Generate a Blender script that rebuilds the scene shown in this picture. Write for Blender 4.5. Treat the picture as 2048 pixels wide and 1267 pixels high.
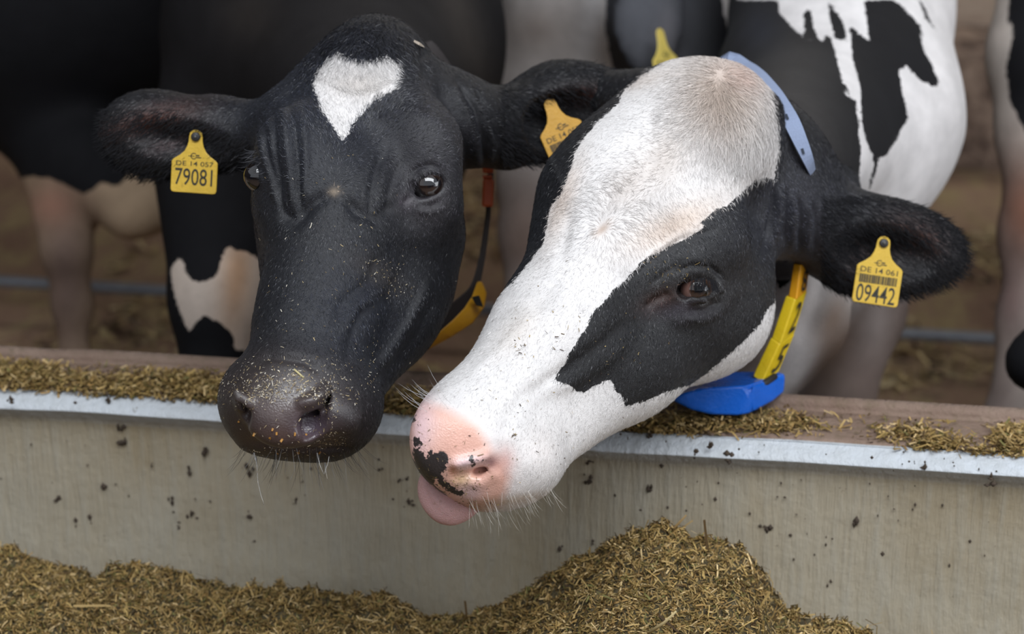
import bpy, math, random
import numpy as np
from mathutils import Matrix, Vector
sc = bpy.context.scene
rng = np.random.default_rng(7)
random.seed(7)
for o in list(bpy.data.objects): bpy.data.objects.remove(o)
# ------------------------------------------------------------------ camera
F = 3900.0; CX, CY = 1024.0, 633.5
PITCH, YAW = math.radians(20.0), math.radians(9.7)
CAM = np.array([0.0, 0.0, 1.55])
FW = np.array([-math.sin(YAW)*math.cos(PITCH), math.cos(YAW)*math.cos(PITCH), -math.sin(PITCH)])
RT = np.array([math.cos(YAW), math.sin(YAW), 0.0])
DN = np.cross(FW, RT)
cam_d = bpy.data.cameras.new('camera'); cam = bpy.data.objects.new('camera', cam_d)
sc.collection.objects.link(cam); sc.camera = cam
cam_d.sensor_width = 36; cam_d.lens = F/2048*36; cam_d.clip_start = .05; cam_d.clip_end = 60
m = Matrix.Identity(4)
for i in range(3):
    m[i][0] = RT[i]; m[i][1] = -DN[i]; m[i][2] = -FW[i]; m[i][3] = CAM[i]
cam.matrix_world = m
cam_d.dof.use_dof = True; cam_d.dof.focus_distance = 1.99; cam_d.dof.aperture_fstop = 3.6
# ------------------------------------------------------------------ world, light, exposure
w = bpy.data.worlds.new('barn_daylight'); sc.world = w; w.use_nodes = True
bg = w.node_tree.nodes['Background']; bg.inputs[0].default_value = (.87, .92, 1, 1); bg.inputs[1].default_value = .66
def area(name, loc, target, sx, sy, power, col):
    d = bpy.data.lights.new(name, 'AREA'); d.shape = 'RECTANGLE'; d.size = sx; d.size_y = sy
    d.energy = power; d.color = col
    o = bpy.data.objects.new(name, d); sc.collection.objects.link(o); o.location = loc
    o.rotation_euler = (Vector(target)-Vector(loc)).to_track_quat('-Z', 'Y').to_euler()
    return o
area('eaves_daylight', (.5, .35, 3.5), (.1, 2.2, .9), 3.6, 1.3, 115, (.93, .96, 1))
area('floor_fill', (.5, 6.6, 3.4), (.3, 5.4, 0), 7., 1.2, 70, (1, .93, .84))  # added fill to brighten the alley floor; the roof has no opening here
area('gable_doorway', (4.6, 1.3, 1.5), (.4, 2.5, .8), 2.6, 2.2, 55, (.93, .96, 1))
sc.view_settings.view_transform = 'Standard'; sc.view_settings.look = 'None'
sc.view_settings.gamma = 1; sc.view_settings.use_curve_mapping = False
sc.view_settings.exposure = .0
sc.cycles.use_denoising = True
sc.cycles.max_bounces = 6
# ------------------------------------------------------------------ helpers
def c2w(P):
    P = np.asarray(P, float).reshape(-1, 3)
    return CAM + P[:, :1]*RT + P[:, 1:2]*DN + P[:, 2:3]*FW
def w2c(P):
    P = np.asarray(P, float).reshape(-1, 3)-CAM
    return np.stack([P@RT, P@DN, P@FW], 1)
def cp(px, py, d): return np.array([(px-CX)/F*d, (py-CY)/F*d, d])
def at(px, py, d): return c2w(cp(px, py, d))[0]
def pix(V): return V[:, 0]/V[:, 2]*F+CX, V[:, 1]/V[:, 2]*F+CY
def hit_y(px, py, Y):      # point of the sight line where it crosses the upright plane y = Y
    r = at(px, py, 1.)-CAM; t = (Y-CAM[1])/r[1]; return CAM+r*t
def hit_z(px, py, Z):
    r = at(px, py, 1.)-CAM; t = (Z-CAM[2])/r[2]; return CAM+r*t
def lin(h):
    h = [int(h[i:i+2], 16)/255 for i in (0, 2, 4)]
    return tuple(c/12.92 if c < .04045 else ((c+.055)/1.055)**2.4 for c in h)
def tag(o, label=None, cat=None, group=None, kind=None):
    for k, v in (('label', label), ('category', cat), ('group', group), ('kind', kind)):
        if v: o[k] = v
    return o
def empty(name, loc, label, cat, group=None):
    o = bpy.data.objects.new(name, None); sc.collection.objects.link(o); o.location = tuple(loc)
    o.empty_display_size = .05
    return tag(o, label, cat, group)
def mesh(name, V, Fc, mat, parent=None, smooth=True, attrs=None, kind=None, label=None):
    """V world coordinates; Fc (n,4) or (n,3) array, or a list of arrays"""
    V = np.asarray(V, float)
    if parent is not None: org = np.array(parent_world(parent))
    else: org = np.array([V[:, 0].mean(), V[:, 1].mean(), V[:, 2].min()])
    me = bpy.data.meshes.new(name)
    me.vertices.add(len(V)); me.vertices.foreach_set('co', (V-org).astype(np.float32).ravel())
    Fl = [np.asarray(f, np.int32) for f in (Fc if isinstance(Fc, list) else [Fc]) if len(f)]
    nl = sum(f.size for f in Fl); npol = sum(len(f) for f in Fl)
    me.loops.add(nl); me.polygons.add(npol)
    me.loops.foreach_set('vertex_index', np.concatenate([f.ravel() for f in Fl]))
    tot = np.concatenate([np.full(len(f), f.shape[1], np.int32) for f in Fl])
    st = np.concatenate([[0], np.cumsum(tot)[:-1]]).astype(np.int32)
    me.polygons.foreach_set('loop_start', st); me.polygons.foreach_set('loop_total', tot)
    me.polygons.foreach_set('use_smooth', np.full(npol, smooth))
    me.update(calc_edges=True); me.validate()
    for k, v in (attrs or {}).items():
        v = np.asarray(v, np.float32)
        if v.ndim == 1:
            a = me.attributes.new(k, 'FLOAT', 'POINT'); a.data.foreach_set('value', v)
        else:
            a = me.attributes.new(k, 'FLOAT_COLOR', 'POINT')
            a.data.foreach_set('color', np.concatenate([v, np.ones((len(v), 1), np.float32)], 1).ravel())
    if mat: me.materials.append(mat)
    o = bpy.data.objects.new(name, me); sc.collection.objects.link(o)
    if parent is not None: o.parent = parent
    else: o.location = tuple(org)
    if kind: o['kind'] = kind
    if label: o['label'] = label
    return o
def parent_world(p):
    v = Vector((0, 0, 0))
    while p is not None: v = v+p.location; p = p.parent
    return tuple(v)
# ------------------------------------------------------------------ materials
class NT:
    def __init__(s, name):
        s.m = bpy.data.materials.new(name); s.m.use_nodes = True; s.t = s.m.node_tree
        s.b = s.t.nodes['Principled BSDF']
    def n(s, typ, **kw):
        n = s.t.nodes.new(typ)
        for k, v in kw.items():
            if k in n.inputs.keys(): s.put(n.inputs[k], v)
            else: setattr(n, k, v)
        return n
    def put(s, inp, v):
        if isinstance(v, bpy.types.NodeSocket): s.t.links.new(v, inp)
        elif isinstance(v, bpy.types.Node): s.t.links.new(v.outputs[0], inp)
        else:
            if inp.type == 'RGBA' and len(v) == 3: v = tuple(v)+(1,)
            inp.default_value = v
    def set(s, **kw):
        for k, v in kw.items(): s.put(s.b.inputs[k.replace('_', ' ')], v)
    def noise(s, scale, detail=3, rough=.5, vec=None, col=False):
        n = s.n('ShaderNodeTexNoise', Scale=scale, Detail=detail, Roughness=rough)
        if vec is not None: s.put(n.inputs['Vector'], vec)
        return n.outputs[1 if col else 0]
    def obj(s, sx=1, sy=1, sz=1):
        tc = s.t.nodes.new('ShaderNodeTexCoord'); mp = s.t.nodes.new('ShaderNodeMapping')
        s.t.links.new(tc.outputs['Object'], mp.inputs[0]); mp.inputs['Scale'].default_value = (sx, sy, sz)
        return mp.outputs[0]
    def math(s, op, a, b=0., clamp=False):
        n = s.t.nodes.new('ShaderNodeMath'); n.operation = op; n.use_clamp = clamp
        s.put(n.inputs[0], a); s.put(n.inputs[1], b); return n.outputs[0]
    def mr(s, v, a, b, c=0., d=1., smooth=False):
        n = s.t.nodes.new('ShaderNodeMapRange')
        if smooth: n.interpolation_type = 'SMOOTHSTEP'
        for i, x in zip((0, 1, 2, 3, 4), (v, a, b, c, d)): s.put(n.inputs[i], x)
        return n.outputs[0]
    def mix(s, f, a, b, mode='MIX'):
        n = s.t.nodes.new('ShaderNodeMix'); n.data_type = 'RGBA'; n.blend_type = mode
        s.put(n.inputs[0], f); s.put(n.inputs[6], a); s.put(n.inputs[7], b); return n.outputs[2]
    def attr(s, name, fac=True):
        n = s.t.nodes.new('ShaderNodeAttribute'); n.attribute_name = name
        return n.outputs['Fac' if fac else 'Color']
    def bump(s, h, dist, strength=1.):
        n = s.n('ShaderNodeBump', Strength=strength, Distance=dist); s.put(n.inputs['Height'], h)
        s.put(s.b.inputs['Normal'], n.outputs[0])
def plain(name, col, rough=.5, bump=None, var=.12, scale=30, metal=0, spec=.5, coat=0):
    s = NT(name); nz = s.noise(scale, 4, .6, s.obj())
    c2 = tuple(max(0, c*(1-var*2)) for c in col)
    s.set(Base_Color=s.mix(s.mr(nz, .3, .7), c2, col), Roughness=s.mr(nz, .3, .7, rough*.9, min(1, rough*1.1)),
          Metallic=metal, Specular_IOR_Level=spec, Coat_Weight=coat)
    if bump: s.bump(s.noise(bump[0], 4, .6, s.obj()), bump[1])
    return s.m
def coat_material():
    s = NT('cow_hide')
    ob = s.obj()
    jag = s.math('MULTIPLY', s.math('SUBTRACT', s.noise(260, 3, .6, ob), .5), 11.)
    jag2 = s.math('MULTIPLY', s.math('SUBTRACT', s.noise(70, 2, .5, ob), .5), 7.)
    j = s.math('ADD', jag, jag2)
    m1 = s.mr(s.math('ADD', s.attr('patch'), j), -1.3, 1.3, smooth=True)
    m2 = s.mr(s.math('ADD', s.attr('pigment'), s.math('MULTIPLY', j, 1.9)), -1.3, 1.3, smooth=True)
    var = s.mr(s.noise(22, 4, .6, ob), .3, .7, .86, 1.1)
    base = s.mix(m1, s.attr('dark', False), s.attr('light', False))
    base = s.mix(m2, base, (.035, .030, .030))
    base = s.mix(1., base, s.n('ShaderNodeCombineColor', Red=var, Green=var, Blue=var), 'MULTIPLY')
    skin = s.attr('skin'); dull = s.attr('dull')
    s.set(Base_Color=base, Roughness=s.mr(dull, 0., 1., s.mr(skin, 0., 1., .47, .30), .75), Specular_IOR_Level=s.mr(dull, 0., 1., s.mr(skin, 0., 1., .42, .6), .12),
          Sheen_Weight=s.mr(s.math('MAXIMUM', skin, dull), 0., 1., .05, 0.), Sheen_Roughness=.4)
    s.b.inputs['Sheen Tint'].default_value = (.8, .88, 1, 1)
    fine = s.noise(900, 3, .6, ob)
    vor = s.n('ShaderNodeTexVoronoi', Scale=560.); s.put(vor.inputs['Vector'], ob)
    vor.feature = 'SMOOTH_F1'
    h = s.math('ADD', s.math('MULTIPLY', s.noise(160, 4, .6, ob), .5), s.math('MULTIPLY', fine, .5))
    h = s.math('ADD', s.math('MULTIPLY', h, s.math('SUBTRACT', 1., skin)), s.math('MULTIPLY', s.math('MULTIPLY', vor.outputs[0], -.32), skin))
    s.bump(h, .0016, .8)
    return s.m
def strand_material(name, rough=.5, spec=.3):
    s = NT(name); s.set(Base_Color=s.attr('tint', False), Roughness=rough, Specular_IOR_Level=spec); return s.m
HIDE = coat_material(); FUR = strand_material('cow_fur', .38, .5); EARFUR = strand_material('ear_fur', .7, .15); STRAW = strand_material('chopped_feed', .7, .25)
# ------------------------------------------------------------------ implicit surfaces
class Vol:
    def __init__(s, lo, hi, h):
        s.lo = np.array(lo, float); s.h = h
        s.n = np.ceil((np.array(hi)-s.lo)/h).astype(int)+1
        s.F = np.full(tuple(s.n), .5, np.float32)
        s.ax = [(s.lo[i]+h*np.arange(s.n[i])).astype(np.float32) for i in range(3)]
    def box(s, lo, hi):
        a = np.clip(np.floor((np.array(lo)-s.lo)/s.h).astype(int), 0, s.n)
        b = np.clip(np.ceil((np.array(hi)-s.lo)/s.h).astype(int)+1, 0, s.n)
        if (b <= a).any(): return None
        sl = tuple(slice(a[i], b[i]) for i in range(3))
        X = s.ax[0][sl[0]][:, None, None]; Y = s.ax[1][sl[1]][None, :, None]; Z = s.ax[2][sl[2]][None, None, :]
        return sl, X, Y, Z
    def blend(s, sl, D, k, sub):
        A = s.F[sl]
        if sub:
            D = -D; h = np.maximum(k-np.abs(A-D), 0)/k; s.F[sl] = np.maximum(A, D)+h*h*k*.25
        else:
            h = np.maximum(k-np.abs(A-D), 0)/k; s.F[sl] = np.minimum(A, D)-h*h*k*.25
    def cone(s, a, ra, b, rb, k=.02, sub=False, flat=None):
        a = np.asarray(a, float); b = np.asarray(b, float); R = max(ra, rb); pad = R+k+3*s.h
        q = s.box(np.minimum(a, b)-pad, np.maximum(a, b)+pad)
        if q is None: return
        sl, X, Y, Z = q; ab = b-a; L2 = max((ab**2).sum(), 1e-9)
        px, py, pz = X-np.float32(a[0]), Y-np.float32(a[1]), Z-np.float32(a[2])
        t = np.clip((px*ab[0]+py*ab[1]+pz*ab[2])/L2, 0, 1).astype(np.float32)
        vx, vy, vz = px-t*ab[0], py-t*ab[1], pz-t*ab[2]
        if flat is not None:
            n, f = flat; n = np.asarray(n, float)/np.linalg.norm(n)
            c = (vx*n[0]+vy*n[1]+vz*n[2])*(f-1)
            vx, vy, vz = vx+c*n[0], vy+c*n[1], vz+c*n[2]
        D = np.sqrt(vx*vx+vy*vy+vz*vz)-(ra+t*(rb-ra))
        s.blend(sl, D.astype(np.float32), k, sub)
    def ell(s, c, rad, axes=None, k=.02, sub=False):
        c = np.asarray(c, float); rad = np.asarray(rad, float); R = rad.max()+k+3*s.h
        q = s.box(c-R, c+R)
        if q is None: return
        sl, X, Y, Z = q; A = np.eye(3) if axes is None else np.asarray(axes, float)
        px, py, pz = X-np.float32(c[0]), Y-np.float32(c[1]), Z-np.float32(c[2])
        k0 = 0; k1 = 0
        for i in range(3):
            u = px*A[i, 0]+py*A[i, 1]+pz*A[i, 2]
            k0 = k0+(u/rad[i])**2; k1 = k1+(u/rad[i]**2)**2
        k0 = np.sqrt(k0); D = k0*(k0-1)/np.maximum(np.sqrt(k1), 1e-6)
        s.blend(sl, D.astype(np.float32), k, sub)
    def depth(s, px, py):      # depth of the first surface along a sight line
        z = np.arange(s.ax[2][0], s.ax[2][-1], s.h*.5)
        P = np.stack([(px-CX)/F*z, (py-CY)/F*z, z], 1)
        I = np.round((P-s.lo)/s.h).astype(int); ok = ((I >= 0) & (I < s.n)).all(1)
        v = np.full(len(z), 1.); J = I[ok]; v[ok] = s.F[J[:, 0], J[:, 1], J[:, 2]]
        w_ = np.where(v < 0)[0]
        return float(z[w_[0]]) if len(w_) else None
    def surface(s):
        Fv = s.F; S = Fv < 0; h = s.h
        n = s.n
        cnt = np.zeros(tuple(n-1), np.uint8)
        cs = [(i, j, k) for i in (0, 1) for j in (0, 1) for k in (0, 1)]
        def sub(A, c): return A[c[0]:A.shape[0]-1+c[0], c[1]:A.shape[1]-1+c[1], c[2]:A.shape[2]-1+c[2]]
        for c in cs: cnt += sub(S, c)
        I, J, K = np.nonzero((cnt > 0) & (cnt < 8))
        cv = np.stack([Fv[I+c[0], J+c[1], K+c[2]] for c in cs], 1)
        acc = np.zeros((len(I), 3)); num = np.zeros(len(I))
        for a in range(8):
            for b in range(a+1, 8):
                d = np.array(cs[b])-np.array(cs[a])
                if np.abs(d).sum() != 1: continue
                va, vb = cv[:, a], cv[:, b]; x = (va < 0) != (vb < 0)
                t = va[x]/(va[x]-vb[x])
                acc[x] += np.array(cs[a])+t[:, None]*d; num[x] += 1
        V = s.lo+h*(np.stack([I, J, K], 1)+acc/num[:, None])
        idx = np.full(tuple(n-1), -1, np.int32); idx[I, J, K] = np.arange(len(I))
        Q = []
        for ax in range(3):
            u, v = (ax+1) % 3, (ax+2) % 3
            a = [slice(None)]*3; b = [slice(None)]*3; a[ax] = slice(0, -1); b[ax] = slice(1, None)
            Sa, Sb = S[tuple(a)], S[tuple(b)]
            P = np.nonzero(Sa != Sb); flip = Sa[P]
            P = np.stack(P, 1); ok = (P[:, u] > 0) & (P[:, v] > 0) & (P[:, u] < n[u]-1) & (P[:, v] < n[v]-1)
            P = P[ok]; flip = flip[ok]
            def g(du, dv):
                q = P.copy(); q[:, u] -= du; q[:, v] -= dv; return idx[q[:, 0], q[:, 1], q[:, 2]]
            q = np.stack([g(1, 1), g(0, 1), g(0, 0), g(1, 0)], 1)
            q[~flip] = q[~flip][:, ::-1]; Q.append(q)
        return V, np.concatenate(Q)
def vnormals(V, Q):
    e = np.cross(V[Q[:, 2]]-V[Q[:, 0]], V[Q[:, 3]]-V[Q[:, 1]]); N = np.zeros_like(V)
    for i in range(4):
        for a in range(3): N[:, a] += np.bincount(Q[:, i], e[:, a], len(V))
    return N/np.maximum(np.linalg.norm(N, axis=1, keepdims=True), 1e-12)
def seg_dist(x, y, pl, cl=False):
    d = np.full(len(x), 1e9); tt = np.zeros(len(x)); n = len(pl)
    for i in range(n if cl else n-1):
        ax, ay = pl[i]; bx, by = pl[(i+1) % n]; ux, uy = bx-ax, by-ay; L = max(ux*ux+uy*uy, 1e-9)
        t = np.clip(((x-ax)*ux+(y-ay)*uy)/L, 0, 1)
        q = np.hypot(x-ax-t*ux, y-ay-t*uy); w_ = q < d; d[w_] = q[w_]; tt[w_] = (i+t[w_])/max(n-1, 1)
    return d, tt
def inside(x, y, pl):
    r = np.zeros(len(x), bool); n = len(pl)
    for i in range(n):
        ax, ay = pl[i]; bx, by = pl[(i+1) % n]
        if ay == by: continue
        c = ((ay > y) != (by > y)) & (x < (bx-ax)*(y-ay)/(by-ay)+ax); r ^= c
    return r
def sdist(x, y, polys):        # > 0 inside any of the polygons
    best = np.full(len(x), -400.)
    for pl in polys:
        d, _ = seg_dist(x, y, pl, True); d = np.where(inside(x, y, pl), d, -d); best = np.maximum(best, d)
    return best
def gauss(x, y, g):
    px, py, rx, ry, ang = g[:5]; c, s_ = math.cos(math.radians(ang)), math.sin(math.radians(ang))
    u = (x-px)*c+(y-py)*s_; v = -(x-px)*s_+(y-py)*c
    return np.exp(-(u/rx)**2-(v/ry)**2)
def front(V, N): return np.clip(-(N*V/np.linalg.norm(V, axis=1, keepdims=True)).sum(1)*3+.2, 0, 1)
def sculpt(V, Q, strokes=(), lumps=(), gain=1.):
    """skin folds (polylines) and lumps raised on or pressed into the surface, along its normals; mm"""
    x, y = pix(V); N = vnormals(V, Q); f = front(V, N); D = np.zeros(len(V))
    for pl, wd, hh in strokes:
        pl = np.array(pl, float); lo = pl.min(0)-3*wd; hi = pl.max(0)+3*wd
        I = np.nonzero((x > lo[0]) & (x < hi[0]) & (y > lo[1]) & (y < hi[1]))[0]
        if not len(I): continue
        d, t = seg_dist(x[I], y[I], [tuple(p) for p in pl])
        D[I] += gain*hh*np.exp(-(d/wd)**2)*np.minimum(1, np.minimum(t, 1-t)*5+.15)
    for g in lumps: D += g[5]*gauss(x, y, g)
    return V+N*(D*f*.001)[:, None]
def paint(base, V, spots):
    x, y = pix(V); C = np.tile(np.array(base, float), (len(V), 1))
    for g in spots:
        if g[0] == 'p': k = (np.clip(sdist(x, y, [g[1]])/g[4]+.5, 0, 1)*g[3])[:, None]; g = (0, 0, 0, 0, 0, g[2])
        else: k = (gauss(x, y, g)*g[6])[:, None] if len(g) > 6 else gauss(x, y, g)[:, None]
        k = np.clip(k, 0, 1); C = C*(1-k)+np.array(g[5])*k
    return C
def ribbons(P, Dr, Wd, Nn, L, W, bend=.0, seg=2):
    """tapering strands: root P, direction Dr, width axis Wd, rising by bend along Nn"""
    n = len(P); L = np.broadcast_to(L, n)[:, None]; W = np.broadcast_to(W, n)[:, None]; vs = []
    for i in range(seg):
        t = i/seg; c = P+Dr*L*t+Nn*L*(bend*t*(1-t)*2); wf = (1-t*.45)
        vs += [c-Wd*W*.5*wf, c+Wd*W*.5*wf]
    vs.append(P+Dr*L)
    V = np.stack(vs, 1).reshape(-1, 3); m_ = 2*seg+1; b = (np.arange(n)*m_)[:, None]
    fq = [b+np.array([[2*i, 2*i+1, 2*i+3, 2*i+2]]) for i in range(seg-1)]
    ft = b+np.array([[2*seg-2, 2*seg-1, 2*seg]])
    return V, (np.concatenate(fq) if fq else np.zeros((0, 4), int)), ft, m_
def unit(v): return v/np.maximum(np.linalg.norm(v, axis=1, keepdims=True), 1e-9)
def fur(V, Q, A, n, flow, length, width, lift=.18, where=None, name='fur', parent=None, wob=.35):
    """short coat hair rooted on the surface; colour follows the coat under each root"""
    N = vnormals(V, Q); a = .5*np.linalg.norm(np.cross(V[Q[:, 2]]-V[Q[:, 0]], V[Q[:, 3]]-V[Q[:, 1]]), axis=1)
    C = V[Q].mean(1); x, y = pix(C); Nf = N[Q[:, 0]]
    fr = -(Nf*unit(C)).sum(1)
    wgt = a*(fr > -.35)
    if where is not None: wgt = wgt*where(x, y, C)
    fi = rng.choice(len(Q), n, p=wgt/wgt.sum())
    u, v = rng.random((n, 1)), rng.random((n, 1)); q = V[Q[fi]]
    P = q[:, 0]*(1-u)*(1-v)+q[:, 1]*u*(1-v)+q[:, 2]*u*v+q[:, 3]*(1-u)*v
    Ns = N[Q[fi, 0]]; x, y = pix(P); dx, dy = flow(x, y)
    sk = A['skin'][Q[fi, 0]]
    D = np.stack([dx, dy, np.zeros(n)], 1); D = D+rng.normal(0, wob, (n, 3)); D = unit(D-Ns*(D*Ns).sum(1, keepdims=True))
    Wd = np.cross(Ns, D); L = length(x, y)*rng.uniform(.6, 1.25, n)*np.clip(1-sk*1.1, .02, 1)
    Dl = unit(D+Ns*lift*rng.uniform(.3, 1.6, (n, 1))); Wd = unit(Wd+Ns*rng.normal(0, .45, (n, 1)))
    P = P-Ns*.0006
    sd = A['patch'][Q[fi, 0]]+rng.normal(0, 3.0, n)
    mk = (sd > 0)[:, None]; col = np.where(mk, A['light'][Q[fi, 0]], A['dark'][Q[fi, 0]])
    pg = (A['pigment'][Q[fi, 0]] > 0)[:, None]; col = np.where(pg, .03, col)
    br = rng.uniform(.60, 1.10, (n, 1)); col = np.clip(col*np.where(mk, br, br**5*3.2), 0, .92)
    keep = sk < .75
    P, Dl, Wd, Ns, L, col = P[keep], Dl[keep], Wd[keep], Ns[keep], L[keep], col[keep]
    R, fq, ft, k = ribbons(P, Dl, Wd, Ns, L, width, .12)
    return mesh(name, c2w(R), [fq, ft], FUR, parent, True, {'tint': np.repeat(col, k, 0)}, 'stuff')
def strands(name, roots, dirs, L, W, col, parent=None, mat=None, label=None, sag=0., seg=3):
    """loose long hairs (whiskers, lashes) in camera-space metres"""
    P = np.asarray(roots, float); n = len(P); D = unit(np.asarray(dirs, float))
    Wd = unit(np.cross(D, unit(P))); Nn = np.tile([0, 1., 0], (n, 1))
    V, fq, ft, k = ribbons(P, D, Wd, Nn, L, W, sag, seg)
    col = np.broadcast_to(np.asarray(col, float), (n, 3))
    return mesh(name, c2w(V), [fq, ft], mat or FUR, parent, True, {'tint': np.repeat(col, k, 0)}, 'stuff', label)
def flow_field(anchors, base=(0, 1)):
    """anchors: (px, py, dx, dy, reach) or ('r', px, py, sign, reach) for a whorl"""
    def f(x, y):
        dx = np.full(len(x), float(base[0])*.3); dy = np.full(len(x), float(base[1])*.3)
        for a in anchors:
            if a[0] == 'r':
                _, px, py, sg, rc = a; ux, uy = x-px, y-py; r = np.hypot(ux, uy)+1
                k = 1.6*np.exp(-(r/rc)**2); dx += k*sg*ux/r; dy += k*sg*uy/r
            else:
                px, py, ax, ay, rc = a; k = np.exp(-((x-px)**2+(y-py)**2)/rc**2)
                l = math.hypot(ax, ay); dx += k*ax/l; dy += k*ay/l
        l = np.hypot(dx, dy)+1e-6; return dx/l, dy/l
    return f
#PART2
# ------------------------------------------------------------------ the setting
P0 = at(1024, 894, 2.25); Y0, ZB = P0[1], P0[2]; ZT = ZB+.021
YJ = hit_z(1024, 845, ZT)[1]; YB = hit_z(1024, 780, ZT)[1]
ZF = .15
def extrude_x(prof, x0, x1, nx=60, wob=0., closed=False):
    prof = np.array(prof, float); n = len(prof); xs = np.linspace(x0, x1, nx)
    V = np.zeros((nx, n, 3)); V[:, :, 0] = xs[:, None]; V[:, :, 1] = prof[None, :, 0]; V[:, :, 2] = prof[None, :, 1]
    if wob:
        for i in range(5):
            V[:, :, 2] += wob*np.sin(xs[:, None]*(7+i*9)+i*2.1)/(i+1); V[:, :, 1] += wob*np.sin(xs[:, None]*(5+i*11)+i)/(i+1)
    I = np.arange(nx*n).reshape(nx, n); m_ = n if closed else n-1
    j = np.arange(m_); j2 = (j+1) % n
    Q = np.stack([I[:-1][:, j], I[:-1][:, j2], I[1:][:, j2], I[1:][:, j]], -1).reshape(-1, 4)
    return V.reshape(-1, 3), Q
def box_mesh(lo, hi, nx=1, ny=1):
    lo, hi = np.array(lo, float), np.array(hi, float)
    V = np.array([[(lo, hi)[i][0], (lo, hi)[j][1], (lo, hi)[k][2]] for i in (0, 1) for j in (0, 1) for k in (0, 1)])
    Q = np.array([[0, 1, 3, 2], [4, 6, 7, 5], [0, 4, 5, 1], [2, 3, 7, 6], [0, 2, 6, 4], [1, 5, 7, 3]]); return V, Q
def smooth_profile(pts, n=8):
    pts = np.array(pts, float); out = []
    for i in range(len(pts)-1):
        p0, p1, p2, p3 = pts[max(i-1, 0)], pts[i], pts[i+1], pts[min(i+2, len(pts)-1)]
        for t in np.arange(n)/n:
            out.append(.5*((2*p1)+(-p0+p2)*t+(2*p0-5*p1+4*p2-p3)*t*t+(-p0+3*p1-3*p2+p3)*t**3))
    out.append(pts[-1]); return np.array(out)
# trough: pale coated concrete, rounded lip
s = NT('coated_trough'); ob = s.obj(); ov = s.obj(26, 26, 2.2)
drip = s.noise(3.2, 5, .65, ov); blot = s.noise(4.5, 5, .62, ob); sm = s.noise(70, 3, .6, ob)
col = s.mix(s.mr(blot, .35, .7), (.44, .395, .305), (.34, .28, .185))
col = s.mix(s.mr(drip, .45, .75, 0, .45), col, (.40, .39, .34))
geo = s.t.nodes.new('ShaderNodeSeparateXYZ'); tc = s.t.nodes.new('ShaderNodeTexCoord'); s.t.links.new(tc.outputs['Object'], geo.inputs[0])
ZLIP = (ZB-.03)          # the object's origin is at z = 0.06 (its lowest point)
lip = s.mr(geo.outputs[2], ZB-.06-.012, ZB-.06+.006)
col = s.mix(lip, col, s.mix(s.mr(sm, .3, .75), (.58, .62, .66), (.50, .53, .55)))
col = s.mix(s.mr(s.noise(46, 4, .7, ob), .70, .76), col, (.12, .09, .06))
s.set(Base_Color=col, Roughness=.48, Specular_IOR_Level=.4)
s.bump(s.math('ADD', drip, s.math('MULTIPLY', sm, .25)), .0045)
prof = smooth_profile([(YJ+.03, ZT-.002), (YJ, ZT), (Y0+.022, ZT), (Y0+.006, ZT-.008), (Y0, ZT-.014), (Y0+.001, ZB+.004), (Y0+.008, ZB-.004), (Y0+.014, ZB-.02), (Y0+.014, ZB-.08), (Y0+.005, .45), (Y0-.03, .32), (Y0-.10, .22), (Y0-.25, .17), (Y0-.5, .16)], 6)
prof = np.concatenate([prof, [(Y0-.62, .16), (Y0-.7, .06), (YJ+.028, .06)]])
V, Q = extrude_x(prof, -2.6, 2.6, 120, .0012, True)
tr = mesh('feed_trough', V, Q[:, ::-1], s.m); tag(tr, 'long pale trough of coated concrete with a rounded white lip below the cows\' noses', 'trough')
# low wall under the neck of the cows
s = NT('stained_concrete'); ob = s.obj()
c = s.mix(s.mr(s.noise(9, 6, .65, ob), .3, .7), (.20, .130, .095), (.30, .215, .165))
c = s.mix(s.mr(s.noise(60, 5, .7, ob), .5, .8), c, (.16, .12, .07))
s.set(Base_Color=c, Roughness=.75); s.bump(s.noise(90, 5, .7, ob), .004); CONC = s.m
V, Q = extrude_x(smooth_profile([(YB+.01, ZF-.05), (YB+.006, ZT-.03), (YB, ZT-.004), (YB-.02, ZT+.001), (YJ+.03, ZT+.001), (YJ+.004, ZT-.001), (YJ+.002, ZT-.03), (YJ+.034, ZT-.04), (YJ+.034, ZF-.05)], 4), -2.6, 2.6, 80, .0015, True)
tag(mesh('wall_front', V, Q, CONC), kind='structure')
# floor of the cow alley
s = NT('alley_floor'); ob = s.obj(1, .45, 1)
c = s.mix(s.mr(s.noise(3.2, 6, .62, ob), .35, .65), (.27, .155, .105), (.46, .31, .20))
c = s.mix(s.mr(s.noise(13, 6, .7, ob), .48, .64), c, (.46, .35, .18))
c = s.mix(s.mr(s.noise(9, 4, .6, s.obj(1.3, 1, 1)), .62, .72), c, (.06, .042, .03))
s.set(Base_Color=c, Roughness=.8); s.bump(s.noise(25, 6, .7, ob), .03)
V, Q = box_mesh((-6, YJ+.04, ZF-.1), (6, 11, ZF)); fl = mesh('floor', V, Q, s.m, smooth=False); tag(fl, kind='structure')
V, Q = box_mesh((-6, -3, -.1), (6, YJ+.04, 0)); tag(mesh('floor', V, Q, CONC, smooth=False), kind='structure')
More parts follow.
